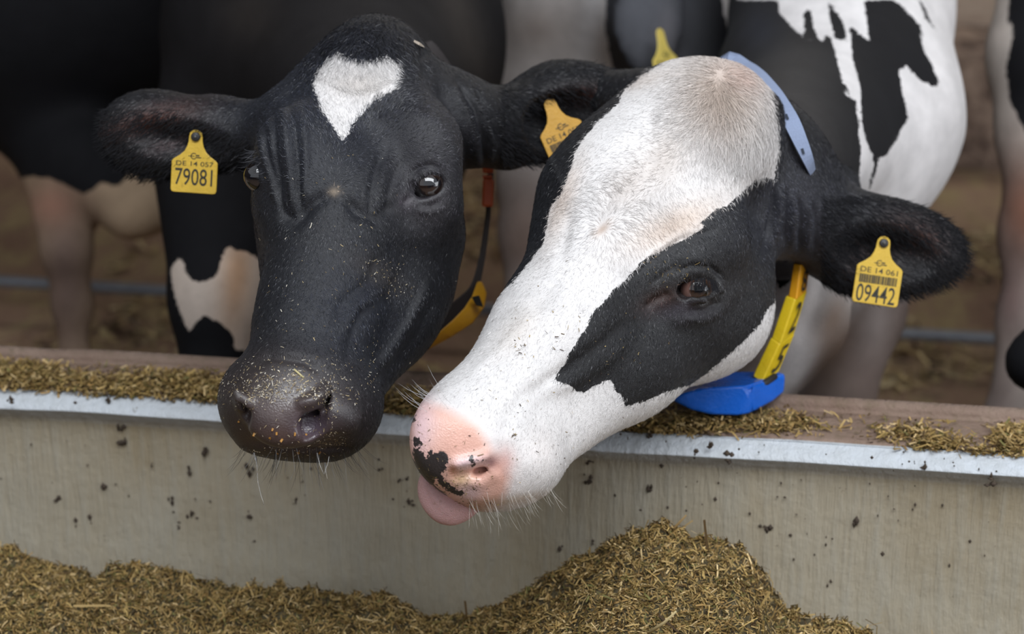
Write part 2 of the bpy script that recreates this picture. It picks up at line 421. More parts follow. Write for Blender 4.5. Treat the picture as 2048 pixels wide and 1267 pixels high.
# kerb of the cubicles with bedding, rear wall, light-blocking roof and alley wall
s = NT('rough_kerb'); ob = s.obj()
c = s.mix(s.mr(s.noise(11, 6, .75, ob), .40, .60), (.09, .052, .040), (.46, .33, .25))
s.set(Base_Color=c, Roughness=.85); s.bump(s.noise(12, 6, .7, ob), .06); KERB = s.m
kd = hit_z(1950, 338, ZF)
V, Q = extrude_x(smooth_profile([(kd[1]+.25, ZF-.05), (kd[1], ZF-.02), (kd[1]-.01, ZF+.1), (kd[1]+.02, .40), (kd[1]+.05, .455), (kd[1]+.3, .47)], 5), -6, 6, 90, .004, True)
tag(mesh('wall_kerb', V, Q, KERB), kind='structure')
s = NT('bedding'); ob = s.obj()
s.set(Base_Color=s.mix(s.mr(s.noise(6, 6, .7, ob), .35, .65), (.55, .44, .36), (.38, .28, .22)), Roughness=.9); s.bump(s.noise(14, 6, .7, ob), .05)
V, Q = box_mesh((-6, kd[1]+.2, .1), (6, 11, .46)); tag(mesh('floor', V, Q, s.m, smooth=False), kind='structure')
WALL = plain('barn_boards', (.10, .075, .06), .8, (8, .02))
V, Q = box_mesh((-6, 10.9, 0), (6, 11, 3.5)); tag(mesh('wall_back', V, Q, WALL, smooth=False), kind='structure')
V, Q = box_mesh((-6, -3.2, 0), (6, -3.1, 1.5)); tag(mesh('wall_alley_blocker', V, Q, WALL, smooth=False), kind='structure')  # unseen wall added behind the camera to cut the frontal light
for nm, x, ya in (('wall_left', -6.1, -3.1), ('wall_right', 6., 3.6)):
    V, Q = box_mesh((x, ya, 0), (x+.1, 11, 3.5)); tag(mesh(nm, V, Q, WALL, smooth=False), kind='structure')
V, Q = box_mesh((-6.1, 2.35, 3.5), (6.1, 11, 3.6)); tag(mesh('ceiling_blocker', V, Q, WALL, smooth=False), kind='structure')  # unseen roof panel, added to block sky light over the back
# steel pipe along the alley
def tube(pts, r, n=12, cap=True, flat=1., nrm=None):
    pts = np.array(pts, float); r = np.broadcast_to(r, len(pts)); T = np.gradient(pts, axis=0); T = unit(T)
    up = np.array([0, 0, 1.]) if nrm is None else np.array(nrm, float)
    V = []
    for i in range(len(pts)):
        a = np.cross(T[i], up)
        if np.linalg.norm(a) < 1e-3: a = np.cross(T[i], [1, 0, 0])
        a /= np.linalg.norm(a); b = np.cross(a, T[i])
        th = np.arange(n)/n*2*math.pi
        V.append(pts[i]+r[i]*(np.cos(th)[:, None]*a+np.sin(th)[:, None]*b*flat))
    V = np.concatenate(V); I = np.arange(len(pts)*n).reshape(-1, n); J = np.roll(I, -1, 1)
    Q = np.stack([I[:-1], J[:-1], J[1:], I[1:]], -1).reshape(-1, 4)
    if not cap: return V, Q
    V = np.concatenate([V, pts[:1], pts[-1:]]); c0, c1 = len(V)-2, len(V)-1
    T1 = np.stack([np.full(n, c0), J[0], I[0]], 1); T2 = np.stack([np.full(n, c1), I[-1], J[-1]], 1)
    return V, [Q, T1, T2]
GALV = plain('galvanised_steel', (.30, .32, .36), .42, (60, .001), metal=.35)
yr = hit_z(1024, 622, .22)[1]
rail = empty('floor_pipe', (0, yr, ZF), 'thin grey steel pipe running along the alley floor behind the legs', 'pipe')
V, Q = tube([(-4, yr, .22), (-1.5, yr, .22), (1.5, yr, .22), (4, yr, .22)], .0125, 14); mesh('pipe', V, Q, GALV, rail)
for x in (-2.6, 2.4):
    V, Q = box_mesh((x-.02, yr-.015, ZF), (x+.02, yr+.015, .212)); mesh('bracket', V, Q, GALV, rail, smooth=False)
# ------------------------------------------------------------------ chopped feed
PAL = np.array([lin('a18858'), lin('836c3e'), lin('665730'), lin('c4ab7c'), lin('8c7042'), lin('523f24'), lin('a58b55'), lin('6f6b3e'), lin('402f1c')])
PW = np.array([.22, .18, .14, .08, .14, .08, .1, .04, .02])
def scatter(name, P, N, L, W, parent=None, pal=PAL, pw=PW, lift=.25, dark=1.):
    n = len(P); t = rng.normal(0, 1, (n, 3)); t = unit(t-N*(t*N).sum(1, keepdims=True)); D = unit(t+N*rng.normal(0.05, lift, (n, 1)))
    Wd = unit(np.cross(N, D)+rng.normal(0, .35, (n, 3)))
    L_ = rng.lognormal(0, .45, n)*L; W_ = rng.uniform(.5, 1.3, n)*W
    P = P-D*L_[:, None]*.5
    b = rng.normal(0, .25, (n, 1)); V = []
    for k_ in range(3):
        u = k_/2; c = P+D*L_[:, None]*u+N*(b*L_[:, None]*u*(1-u)*2)
        V += [c-Wd*W_[:, None]*.5, c+Wd*W_[:, None]*.5]
    V = np.stack(V, 1).reshape(-1, 3); b0 = (np.arange(n)*6)[:, None]
    Q = np.concatenate([b0+np.array([[0, 1, 3, 2]]), b0+np.array([[2, 3, 5, 4]])])
    c = pal[rng.choice(len(pal), n, p=pw/pw.sum())]*rng.uniform(.78, 1.38, (n, 1))*dark
    o = mesh(name, V, Q, STRAW, parent, False, {'tint': np.repeat(c, 6, 0)}, 'stuff'); return o
def vnoise(x, y, seed, sc_):
    r = np.random.default_rng(seed); g = r.random((64, 64)); x = x*sc_+17; y = y*sc_+9
    i, j = np.floor(x).astype(int), np.floor(y).astype(int); u, v = x-i, y-j; u = u*u*(3-2*u); v = v*v*(3-2*v)
    G = lambda a, b: g[a % 64, b % 64]
    return (G(i, j)*(1-u)+G(i+1, j)*u)*(1-v)+(G(i, j+1)*(1-u)+G(i+1, j+1)*u)*v
RG = np.array([(-40, 1085), (10, 1095), (60, 1115), (130, 1136), (200, 1152), (280, 1128), (370, 1150), (450, 1172), (560, 1168), (640, 1198), (760, 1192), (850, 1226), (900, 1236), (1000, 1204), (1080, 1172), (1150, 1130), (1200, 1112), (1260, 1078), (1330, 1060), (1400, 1072), (1480, 1098), (1530, 1135), (1548, 1185), (1600, 1220), (1700, 1262), (1800, 1290), (2100, 1330)], float)
YR = Y0-.075
rw = np.array([hit_y(a, b, YR) for a, b in RG])
def feed_z(x, y):
    zr = np.interp(x, rw[:, 0], rw[:, 2]); t = YR-y
    lowz = np.interp(x, rw[:, 0], np.convolve(np.pad(rw[:, 2], 3, 'edge'), np.ones(7)/7, 'valid'))
    k = np.clip(t/.3, 0, 1); z = zr*(1-k)+lowz*k
    z = z-np.where(t > 0, t*.22, 0)-np.where(t < 0, (-t)*1.1, 0)
    return z+(vnoise(x, y, 1, 14)-.5)*.022+(vnoise(x, y, 2, 37)-.5)*.012+(vnoise(x, y, 3, 90)-.5)*.014+(vnoise(x, y, 6, 170)-.5)*.008
xs = np.linspace(-1.5, 1.5, 480); ys = np.linspace(Y0-.52, Y0+.012, 100)
X, Yg = np.meshgrid(xs, ys, indexing='ij'); Z = feed_z(X.ravel(), Yg.ravel()).reshape(X.shape)
V = np.stack([X, Yg, Z], -1).reshape(-1, 3); I = np.arange(V.shape[0]).reshape(X.shape)
Q = np.stack([I[:-1, :-1], I[1:, :-1], I[1:, 1:], I[:-1, 1:]], -1).reshape(-1, 4)
s = NT('feed_bulk'); s.set(Base_Color=s.mix(s.mr(s.noise(160, 5, .7, s.obj()), .35, .65), (.06, .045, .02), (.20, .16, .08)), Roughness=.9); s.bump(s.noise(220, 5, .7, s.obj()), .008)
feed = empty('feed_heap', (0, Y0-.25, .165), 'chopped yellow-green silage heaped in the trough, mounded under the white-faced cow', 'feed')
heap = mesh('feed_mass', V, Q, s.m, feed, kind='stuff')
def feed_pts(n, f, dz=.002):
    x = rng.uniform(-1.15, .95, n); y = rng.uniform(Y0-.36, Y0+.0, n); e = .004
    z = f(x, y); nx = -(f(x+e, y)-z)/e; ny = -(f(x, y+e)-z)/e
    return np.stack([x, y, z+rng.uniform(-1, 3, n)*dz*.6], 1), unit(np.stack([nx, ny, np.ones(n)], 1))
Pn, Nn = feed_pts(190000, feed_z); scatter('feed_chop', Pn, Nn, .0080, .0015, feed)
Pn, Nn = feed_pts(600, feed_z, .004); scatter('long_stalks', Pn, Nn, .024, .0022, feed, lift=.3)
# the two stalks that stand out of the mound
for a, b in (((1318, 1078), (1372, 1030)), ((1300, 1262), (1352, 1222))):
    y_ = YR-.0 if b[1] < 1100 else YR-.17
    V, Q = tube([hit_y(*a, y_), hit_y((a[0]+b[0])/2+2, (a[1]+b[1])/2+3, y_-.004), hit_y(*b, y_-.01)], [.002, .0019, .0011], 6)
    mesh('stalk', V, Q, plain('stalk_straw', lin('9a7f52') if b[1] < 1100 else lin('d2bd8a'), .6), feed)
# feed lying on the low wall
def on_shelf(n, clumps):
    out = []
    for (px, py, rx, ry, w_) in clumps:
        k = int(n*w_); u = rng.normal(0, .5, (k, 2)); x = px+u[:, 0]*rx; y = py+u[:, 1]*ry
        out.append(np.array([hit_z(a, b, ZT+.003) for a, b in zip(x, y)]))
    P = np.concatenate(out); P = P[(P[:, 1] < YB-.004) & (P[:, 1] > Y0+.016)]
    P[:, 2] = ZT+.001+np.abs(rng.normal(0, .0055, len(P)))*np.clip((YB-P[:, 1])/.03, .2, 1)
    return P
P = on_shelf(12000, [(30, 752, 110, 34, .2), (170, 770, 110, 26, .08), (240, 790, 60, 24, .04), (330, 770, 120, 34, .17), (420, 785, 90, 30, .12), (500, 800, 80, 30, .05), (830, 806, 90, 26, .10), (800, 840, 40, 14, .02), (1340, 848, 120, 20, .09), (1440, 842, 160, 26, .10), (1290, 855, 60, 12, .04), (1560, 850, 80, 16, .04), (1820, 868, 70, 16, .04), (1880, 888, 60, 14, .05), (2020, 880, 36, 30, .12), (1960, 905, 50, 10, .015), (1700, 850, 300, 30, .01)])
Nn = np.tile([0, 0, 1.], (len(P), 1))
o = scatter('spilled_feed', P, Nn, .0075, .0022, None, lift=.35); tag(o, 'crumbs and clumps of chopped feed scattered on the brown ledge behind the white lip', 'feed')
# bits of dung and straw on the alley floor
n = 15000; x = rng.uniform(-1.6, 2.2, n); y = rng.uniform(YB+.3, kd[1]-.1, n); k = vnoise(x, y, 5, 3.) > .47; x, y = x[k], y[k]
P = np.stack([x, y, ZF+rng.uniform(.002, .02, len(x))], 1)
o = scatter('bedding_straw', P, np.tile([0, 0, 1.], (len(P), 1)), .030, .010, None, pal=np.array([(.46, .35, .18), (.30, .21, .10), (.07, .045, .03), (.55, .44, .26)]), pw=np.array([.35, .3, .2, .15]))
tag(o, 'trodden straw and dung scattered over the brown alley floor', 'straw')
# flecks splashed on the trough face: small raised crumbs
DIRT = plain('dried_dung', (.07, .05, .035), .9, (300, .001))
vs, qs = [], []; r2 = np.random.default_rng(3)
FL = [(115, 992, 5), (60, 886, 3), (240, 852, 4), (243, 886, 5), (153, 1045, 5), (182, 1038, 4), (208, 978, 5), (340, 1000, 7), (384, 1030, 6), (358, 1050, 4), (318, 1083, 4), (212, 1076, 6), (378, 940, 4), (412, 900, 4), (500, 940, 5), (498, 1033, 4), (505, 1085, 6), (420, 1118, 5), (1328, 922, 7), (1458, 915, 6), (1180, 922, 4), (1181, 960, 4), (1297, 975, 4), (1715, 1045, 8), (1530, 1055, 4), (1580, 1065, 3), (1650, 1090, 3), (1660, 1160, 5), (1590, 1120, 3), (1120, 1096, 5), (1080, 1108, 4), (1186, 1082, 4), (1005, 1140, 4), (820, 1003, 4), (880, 1150, 4), (930, 1100, 3), (590, 1000, 4), (760, 940, 3), (700, 1090, 4), (1830, 1010, 3), (1770, 1105, 3), (1900, 1130, 3), (1430, 1000, 3), (1560, 960, 3), (20, 800, 4), (150, 808, 3), (215, 800, 4), (680, 862, 3), (1420, 890, 4), (1520, 905, 3), (1850, 935, 4), (1300, 868, 4), (1480, 900, 3), (1980, 958, 5), (1390, 905, 4), (1240, 870, 3), (1545, 1250, 3), (640, 1150, 4), (300, 930, 3)]
for (px, py, rr) in FL+[(r2.uniform(0, 2048), r2.uniform(870, 1120), r2.uniform(1, 2.4)) for _ in range(150)]:
    lipy = 826+.066*px
    c = hit_y(px, py, Y0+.013) if py > lipy+8 else hit_y(px, py, Y0+.001)
    if py <= lipy-22: c = hit_z(px, py, ZT)
    r_ = min(rr, 5.2)*.00048; n_ = 6
    for _ in range(4 if rr > 3 else 1):
        c_ = c+r2.normal(0, 1.0, 3)*r_*(1, .3, 1.5); ax = r2.uniform(.7, 2.1, 3)*r_
        b = len(vs); vs += [tuple(c_+ax*np.array(d)) for d in ((1, 0, 0), (0, 1, 0), (-1, 0, 0), (0, -1, 0), (0, 0, 1.3), (0, 0, -1.3))]
        qs += [(b, b+1, b+4), (b+1, b+2, b+4), (b+2, b+3, b+4), (b+3, b, b+4), (b+1, b, b+5), (b+2, b+1, b+5), (b+3, b+2, b+5), (b, b+3, b+5)]
o = mesh('dirt_flecks', vs, np.array(qs), DIRT, kind='stuff'); tag(o, 'dark flecks of dried muck splashed over the pale trough face', 'dirt')
#PART3
# ------------------------------------------------------------------ cows
def ball(v, p, k=.02, sub=False):
    c = cp(*p[:3]); v.ell(c, [p[3]/F*p[2]]*3, None, k, sub)
def limb(v, a, b, k=.02, sub=False, flat=None):
    v.cone(cp(*a[:3]), a[3]/F*a[2], cp(*b[:3]), b[3]/F*b[2], k, sub, flat)
def rot_axes(ang, tilt=0., turn=0.):
    """rows: long axis (turned ang in the picture plane), short axis, normal"""
    a = math.radians(ang); u = np.array([math.cos(a), math.sin(a), 0]); v = np.array([-math.sin(a), math.cos(a), 0]); n = np.array([0, 0, 1.])
    for k, (p, q) in ((turn, (0, 2)), (tilt, (1, 2))):
        t = math.radians(k); M = [u, v, n]; c, s_ = math.cos(t), math.sin(t)
        M[p], M[q] = M[p]*c+M[q]*s_, M[q]*c-M[p]*s_; u, v, n = M
    return np.array([u, v, n])
def ellp(v, p, rad, axes, k=.02, sub=False): v.ell(cp(*p), np.array(rad)/F*p[2], axes, k, sub)
def finish(vols, strokes=(), lumps=()):
    """mesh one cow from one or more volumes; folds only on the first"""
    Vs, Qs = [], []; b = 0
    for i, v in enumerate(vols):
        V, Q = v.surface()
        if i == 0: V = sculpt(V, Q, strokes, lumps)
        Vs.append(V); Qs.append(Q+b); b += len(V)
    return np.concatenate(Vs), np.concatenate(Qs)
WHITE = (.80, .775, .76); BLACK = (.0085, .0085, .0100)
def coat(V, white=None, pigment=None, light=(), dark=(), skin=(), lightbase=WHITE, darkbase=BLACK, white_val=-400., dull=0.):
    x, y = pix(V)
    A = {'patch': sdist(x, y, white) if white else np.full(len(V), white_val),
         'pigment': sdist(x, y, pigment) if pigment else np.full(len(V), -400.)}
    A['light'] = paint(lightbase, V, light); A['dark'] = paint(darkbase, V, dark)
    sk = np.zeros(len(V))
    for g in skin: sk = np.maximum(sk, gauss(x, y, g)*g[5])
    A['skin'] = np.clip(sk*1.4, 0, 1); A['dull'] = np.full(len(V), float(dull)); return A
def body(name, V, Q, A, parent):
    return mesh(name, c2w(V), Q, HIDE, parent, True, A)
def eyeball(parent, px, py, d, r, look=(0, 0, -1), iris=(.035, .018, .010), white_side=None, name='eye'):
    """glossy eyeball with iris, pupil and (where seen) the bare corner"""
    c = cp(px, py, d); n = 40; th = np.linspace(0, math.pi, n//2+1); ph = np.arange(n)/n*2*math.pi
    T, Pp = np.meshgrid(th, ph, indexing='ij'); g = unit(np.array([look], float))[0]
    a = unit(np.cross([g], [[0, 1., 0]]))[0]; b = np.cross(g, a)
    dirs = np.cos(T)[..., None]*g+np.sin(T)[..., None]*(np.cos(Pp)[..., None]*a+np.sin(Pp)[..., None]*b)
    V = c+r*dirs.reshape(-1, 3)*(1+.05*np.exp(-(T.ravel()/.5)**2))[:, None]
    I = np.arange(T.size).reshape(T.shape); J = np.roll(I, -1, 1); Q = np.stack([I[:-1], I[1:], J[1:], J[:-1]], -1).reshape(-1, 4)
    t = T.ravel(); col = np.tile((.004, .004, .006), (len(t), 1))
    el = np.hypot(np.cos(Pp.ravel())*.62, np.sin(Pp.ravel())*1.25)*t
    col = np.where((el > .34)[:, None], iris, col)
    col = np.where((t > .80)[:, None], (.20, .11, .09) if white_side else (.007, .006, .006), col)
    s = EYE
    return mesh(name, c2w(V), Q, s, parent, True, {'tint': col})
s = NT('wet_eye'); s.set(Base_Color=s.attr('tint', False), Roughness=.04, Specular_IOR_Level=.7, Coat_Weight=1., Coat_Roughness=.02); EYE = s.m
def lids(v, eye, R, curves, r=5., k=.004):
    """lid rims laid over the front of the eyeball"""
    c = cp(*eye)
    for pts, rr in curves:
        P = []
        for (a, b) in pts:
            u = cp(a, b, 1.); u = u/np.linalg.norm(u); bq = u@c; disc = bq*bq-(c@c-(R*1.02)**2)
            t = bq-math.sqrt(max(disc, 0)) if disc > 0 else bq
            P.append(u*t)
        for i in range(len(P)-1): v.cone(P[i], rr*.0005, P[i+1], rr*.0005, k)
H = .0022
# ============ black cow with the white forehead star
v = Vol(cp(500, 0, 2.0)-[.225, .06, .16], cp(1290, 960, 2.0)+[.03, .03, .52], H)
limb(v, (735, 235, 2.17, 165), (690, 330, 2.16, 165), .05)                      # skull
ball(v, (753, 114, 2.17, 82), .04)                                               # poll
limb(v, (775, 172, 2.19, 82), (905, 240, 2.22, 78), .03)
limb(v, (715, 180, 2.19, 88), (595, 240, 2.17, 74), .03)
limb(v, (600, 305, 2.07, 91), (587, 400, 2.08, 75), .045)                         # orbits
limb(v, (850, 290, 2.10, 76), (855, 400, 2.10, 69), .045)
limb(v, (672, 430, 2.08, 140), (628, 640, 2.03, 103), .04)                       # bridge
limb(v, (628, 640, 2.03, 100), (600, 770, 1.98, 112), .04)
limb(v, (805, 470, 2.16, 126), (760, 600, 2.13, 125), .04)                       # cheek
limb(v, (600, 430, 2.16, 88), (600, 600, 2.10, 72), .04)
limb(v, (770, 580, 2.17, 128), (680, 780, 2.05, 78), .03)                        # jaw
ellp(v, (600, 800, 1.995), (150, 96, 112), rot_axes(4, -18), .03)                # muzzle
ellp(v, (668, 822, 2.02), (84, 92, 96), rot_axes(20), .03)
ellp(v, (505, 815, 2.02), (58, 84, 80), rot_axes(-10), .03)
ellp(v, (575, 815, 1.94), (92, 84, 58), rot_axes(4, -22), .015)                  # nose pad
ellp(v, (590, 880, 2.02), (110, 42, 90), rot_axes(3), .01)                       # lower lip
# ears
limb(v, (560, 262, 2.20, 62), (450, 258, 2.22, 58), .035)
ellp(v, (356, 266, 2.22), (146, 74, 62), rot_axes(4, 12, 10), .035)
ellp(v, (300, 270, 2.22), (84, 80, 44), rot_axes(16, 10, 10), .03)
limb(v, (900, 240, 2.22, 90), (1010, 262, 2.27, 72), .035)
limb(v, (1010, 250, 2.27, 66), (1110, 225, 2.30, 88), .03)
ellp(v, (1140, 222, 2.31), (140, 96, 66), rot_axes(-8, 10, -8), .03)
ellp(v, (338, 282, 2.165), (112, 46, 66), rot_axes(6, 12, 10), .012, True)
ellp(v, (1150, 240, 2.245), (112, 64, 74), rot_axes(-6, 10, -8), .012, True)
# eyes, nostrils, mouth
dR = v.depth(853, 370); dL = v.depth(520, 350) or 2.08
ellp(v, (853, 369, dR+.004), (35, 25, 42), rot_axes(-22), .005, True)
lids(v, (855, 369, dR+.0150), .0185, [([(817, 395), (824, 376), (832, 359), (847, 346), (867, 340), (883, 347), (892, 364)], 7), ([(817, 395), (840, 399), (863, 397), (884, 387), (892, 366)], 5)])
limb(v, (822, 394, dR+.002, 7), (806, 412, dR+.006, 5), .006)
ellp(v, (508, 352, dL+.010), (20, 24, 26), rot_axes(-10), .006, True)
dT1 = [v.depth(a, b) for a, b in ((392, 272), (360, 330), (420, 330), (392, 300))]; dT2 = [v.depth(a, b) for a, b in ((1108, 215), (1095, 260), (1130, 250), (1100, 290))]; headA = v
d = v.depth(632, 842)
d2 = v.depth(650, 800)
ellp(v, (628, 846, d), (42, 30, 34), rot_axes(-30), .006, True)
ellp(v, (655, 805, d2), (16, 34, 40), rot_axes(14), .006, True)
limb(v, (600, 828, d+.008, 9), (640, 818, d+.016, 15), .005, True); limb(v, (640, 818, d+.018, 15), (660, 790, d2+.012, 13), .005, True); limb(v, (645, 815, d+.02, 15), (668, 820, d+.06, 13), .004, True)
limb(v, (584, 822, d-.003, 8), (618, 806, d-.003, 10), .008); limb(v, (618, 806, d-.003, 10), (648, 780, d2-.001, 9), .008)
limb(v, (588, 838, d+.001, 7), (592, 866, d+.001, 8), .01); ball(v, (690, 830, d2+.012, 26), .03)
d = v.depth(492, 830)
ellp(v, (487, 826, d+.002), (17, 30, 50), rot_axes(8), .006, True); limb(v, (474, 786, d-.002, 9), (500, 806, d-.004, 8), .008)
d = v.depth(580, 900) or 1.96
limb(v, (490, 893, d, 6), (600, 903, d-.005, 6), .008, True); limb(v, (600, 903, d-.005, 6), (690, 893, d+.01, 5), .008, True)
ST = [([(545, 215), (552, 290), (560, 350), (562, 400)], 7, -2.6), ([(565, 205), (575, 290), (582, 360), (585, 420)], 6, 2.2),
      ([(580, 210), (592, 280), (598, 350), (600, 420)], 6, -2.6), ([(603, 220), (612, 290), (612, 350), (606, 400)], 7, 2.6),
      ([(520, 250), (525, 300), (545, 360), (560, 420)], 7, 1.6), ([(528, 240), (536, 300), (552, 370), (570, 440)], 6, -2.0),
      ([(768, 300), (752, 340), (742, 390), (745, 440)], 8, -2.4), ([(790, 290), (768, 345), (760, 390)], 7, 1.8),
      ([(812, 310), (790, 345), (778, 385), (776, 420)], 6, -1.4), ([(745, 240), (800, 225), (870, 240), (900, 300)], 12, 1.6),
      ([(870, 150), (905, 220), (930, 300), (935, 350)], 8, -3.), ([(900, 165), (935, 230), (950, 290), (955, 340)], 7, 2.4),
      ([(915, 165), (950, 215), (968, 280), (970, 335)], 6, -3.), ([(935, 180), (968, 230), (982, 290), (980, 330)], 6, 2.2), ([(950, 180), (985, 235), (998, 290)], 6, -2.4),
      ([(845, 90), (850, 130), (862, 170), (900, 220)], 12, -4), ([(650, 95), (640, 125), (600, 160), (550, 210)], 14, -3.5),
      ([(560, 420), (590, 445), (620, 410), (665, 385)], 12, -3.2), ([(690, 395), (715, 425), (750, 440), (800, 400)], 12, -3.),
      ([(760, 500), (740, 560), (690, 600), (670, 640)], 11, -2.4), ([(785, 520), (760, 580), (715, 615), (690, 660)], 11, 2.2),
      ([(740, 600), (715, 650), (700, 700), (705, 740)], 13, -3.2), ([(770, 600), (745, 660), (735, 720)], 12, 2.0),
      ([(860, 560), (820, 640), (775, 710), (745, 750)], 9, 2.6), ([(875, 590), (835, 670), (780, 740)], 10, -2.2),
      ([(480, 740), (540, 712), (610, 722), (645, 745)], 9, -2.2), ([(590, 812), (625, 800), (652, 778)], 9, 3.4), ([(470, 790), (480, 812), (495, 822)], 8, 2.6),
      
      ([(818, 352), (835, 336), (860, 330), (885, 342)], 5, -1.6), ([(836, 408), (860, 412), (885, 400)], 5, -1.2), ([(832, 420), (860, 426), (890, 414)], 5, 1.),
      ([(825, 388), (812, 402), (806, 412)], 6, -2.), ([(500, 330), (512, 325), (522, 345), (524, 370)], 6, 2.6)]
LM = [(690, 460, 90, 60, 0, 3.), (860, 310, 60, 40, 20, 4.), (560, 300, 40, 60, 0, 3.5), (700, 250, 60, 120, 10, -3), (715, 420, 30, 26, 0, -3), (600, 425, 30, 24, 0, -4),
      (735, 690, 26, 60, -20, -4), (830, 470, 60, 30, 20, 3), (800, 430, 40, 18, 20, -2.5), (700, 850, 40, 50, 0, 3)]
V1, Q1 = v.surface(); V1 = sculpt(V1, Q1, ST, LM, 1.45)
STAR = [[(655, 120), (668, 108), (676, 102), (682, 112), (700, 116), (720, 119), (745, 120), (760, 114), (775, 110), (784, 118), (797, 128), (794, 145), (789, 165), (790, 178), (778, 186), (760, 196), (745, 206), (728, 222), (716, 235), (703, 250), (696, 268), (684, 281), (676, 270), (664, 252), (655, 238), (645, 222), (638, 200), (628, 180), (626, 168), (636, 148), (642, 135)]]
LEGW_LIT_EDGE = [[(283, 310), (300, 330), (292, 350), (300, 400), (312, 460), (306, 480), (290, 420), (278, 360)], [(340, 545), (350, 520), (362, 515), (372, 545), (385, 562), (410, 562), (430, 555), (440, 530), (447, 500), (452, 488), (475, 500), (500, 505), (520, 520), (545, 530), (560, 740), (505, 740), (496, 715), (488, 700), (470, 700), (465, 665), (440, 645), (420, 635), (403, 628), (388, 650), (382, 668), (366, 640), (352, 600)]]  # first outline: lit brisket edge painted as white; second: white leg patch
A1 = coat(V1, STAR, None,
          light=[(715, 170, 60, 30, 0, (.72, .66, .60), .5)],
          dark=[(640, 230, 190, 160, 0, (.017, .019, .027), .8), (860, 300, 90, 120, 0, (.026, .025, .030), .8), (855, 400, 60, 60, 0, (.035, .030, .034), .6), (300, 240, 90, 24, -15, (.07, .026, .018), .8), (350, 285, 60, 18, -20, (.05, .03, .03), .7),  # bluish sky sheen painted into the black of the face
                (1190, 190, 70, 22, 0, (.035, .013, .010), .8), (572, 812, 105, 78, 5, (.115, .083, .078), .95), (575, 872, 90, 24, 0, (.085, .052, .044), .9), (622, 850, 34, 30, 0, (.085, .062, .085), .9),
                (600, 730, 130, 20, 0, (.040, .034, .030), .5), (560, 780, 110, 30, 0, (.065, .055, .048), .6), (750, 545, 60, 25, 30, (.055, .042, .030), .6), (668, 383, 10, 8, 0, (.22, .17, .12), .9), (812, 402, 16, 14, 0, (.06, .05, .06), .7), (700, 620, 130, 150, 0, (.013, .015, .023), .8)],
          skin=[(560, 825, 95, 72, 4, 1.), (600, 850, 80, 50, 0, 1.), (853, 392, 30, 7, -20, .8), (655, 830, 26, 36, 0, .8)])
bl = Vol(cp(270, -400, 2.9)-[.05, .1, .75], cp(1030, 820, 2.9)+[.05, .15, 1.7], .011)
limb(bl, (735, 250, 2.30, 145), (690, 120, 2.75, 270), .12)
limb(bl, (662, 60, 2.85, 335), (700, -250, 3.4, 330), .12)
limb(bl, (700, -250, 3.4, 330), (900, -520, 4.2, 330), .12)
limb(bl, (640, 220, 2.85, 200), (560, 420, 2.76, 110), .08)
limb(bl, (450, 300, 2.78, 150), (436, 600, 2.72, 92), .07)
limb(bl, (436, 600, 2.72, 92), (424, 760, 2.70, 60), .03)
limb(bl, (424, 760, 2.70, 56), (424, 990, 2.72, 44), .03)
limb(bl, (820, 300, 3.0, 120), (740, 640, 3.0, 80), .06); limb(bl, (740, 640, 3.0, 76), (735, 900, 3.05, 46), .03)
V2, Q2 = bl.surface(); x2, y2 = pix(V2)
A2 = coat(V2, LEGW_LIT_EDGE, None, light=[(470, 560, 34, 110, 8, (.42, .22, .10), .85), (400, 600, 60, 100, 0, (.52, .44, .38), .6), (292, 400, 30, 90, 0, (.75, .75, .75), .9)],  # last spot whitens the painted lit edge
          dark=[(660, 60, 320, 300, 0, (.020, .018, .018), .7), (930, 60, 40, 220, -18, (.040, .034, .030), .8), (500, 30, 60, 60, 0, (.03, .025, .022), .7)], lightbase=(.60, .50, .42), dull=1)
cowA = empty('cow', at(660, 700, 2.7)*[1, 1, 0]+[0, 0, ZF], 'black cow with a white star on the forehead and grey-brown muzzle, second ear tag 79081', 'cow')
cowA['label'] = 'black cow facing us with a white star on its forehead and a dark muzzle'
V = np.concatenate([V1, V2]); Q = np.concatenate([Q1, Q2+len(V1)]); A = {k: np.concatenate([A1[k], A2[k]]) for k in A1}
body('body', V, Q, A, cowA)
eyeball(cowA, 855, 369, dR+.0150, .0185, (.4, -.05, -1), (.016, .009, .007))
eyeball(cowA, 521, 352, dL+.020, .0175, (-.75, .1, -.65), (.008, .006, .006))
flowA = flow_field([('r', 668, 384, 1, 90), (640, 600, -.2, 1, 200), (600, 750, 0, 1, 150), (800, 500, .1, 1, 150), (700, 200, 0, -1, 90), (740, 80, .0, 1, 60), (560, 300, -.4, -1, 80), (860, 250, .5, -.6, 90),
                    (350, 260, -1, .35, 130), (1120, 220, 1, -.1, 150), (700, 150, .1, 1, 50)], (0, 1))
def lenA(x, y): return .0056+.010*np.exp(-((x-745)/90)**2-((y-90)/50)**2)+.004*np.exp(-((x-715)/70)**2-((y-180)/80)**2)+.002*(x < 480)*(y < 480)+.002*(x > 990)
fur(V1, Q1, A1, 110000, flowA, lenA, .00042, .16, lambda x, y, C: 1+1.2*(np.hypot(x-715, y-170) < 120)-.75*((np.hypot(x-570, y-820) < 110)), 'short_coat', cowA)
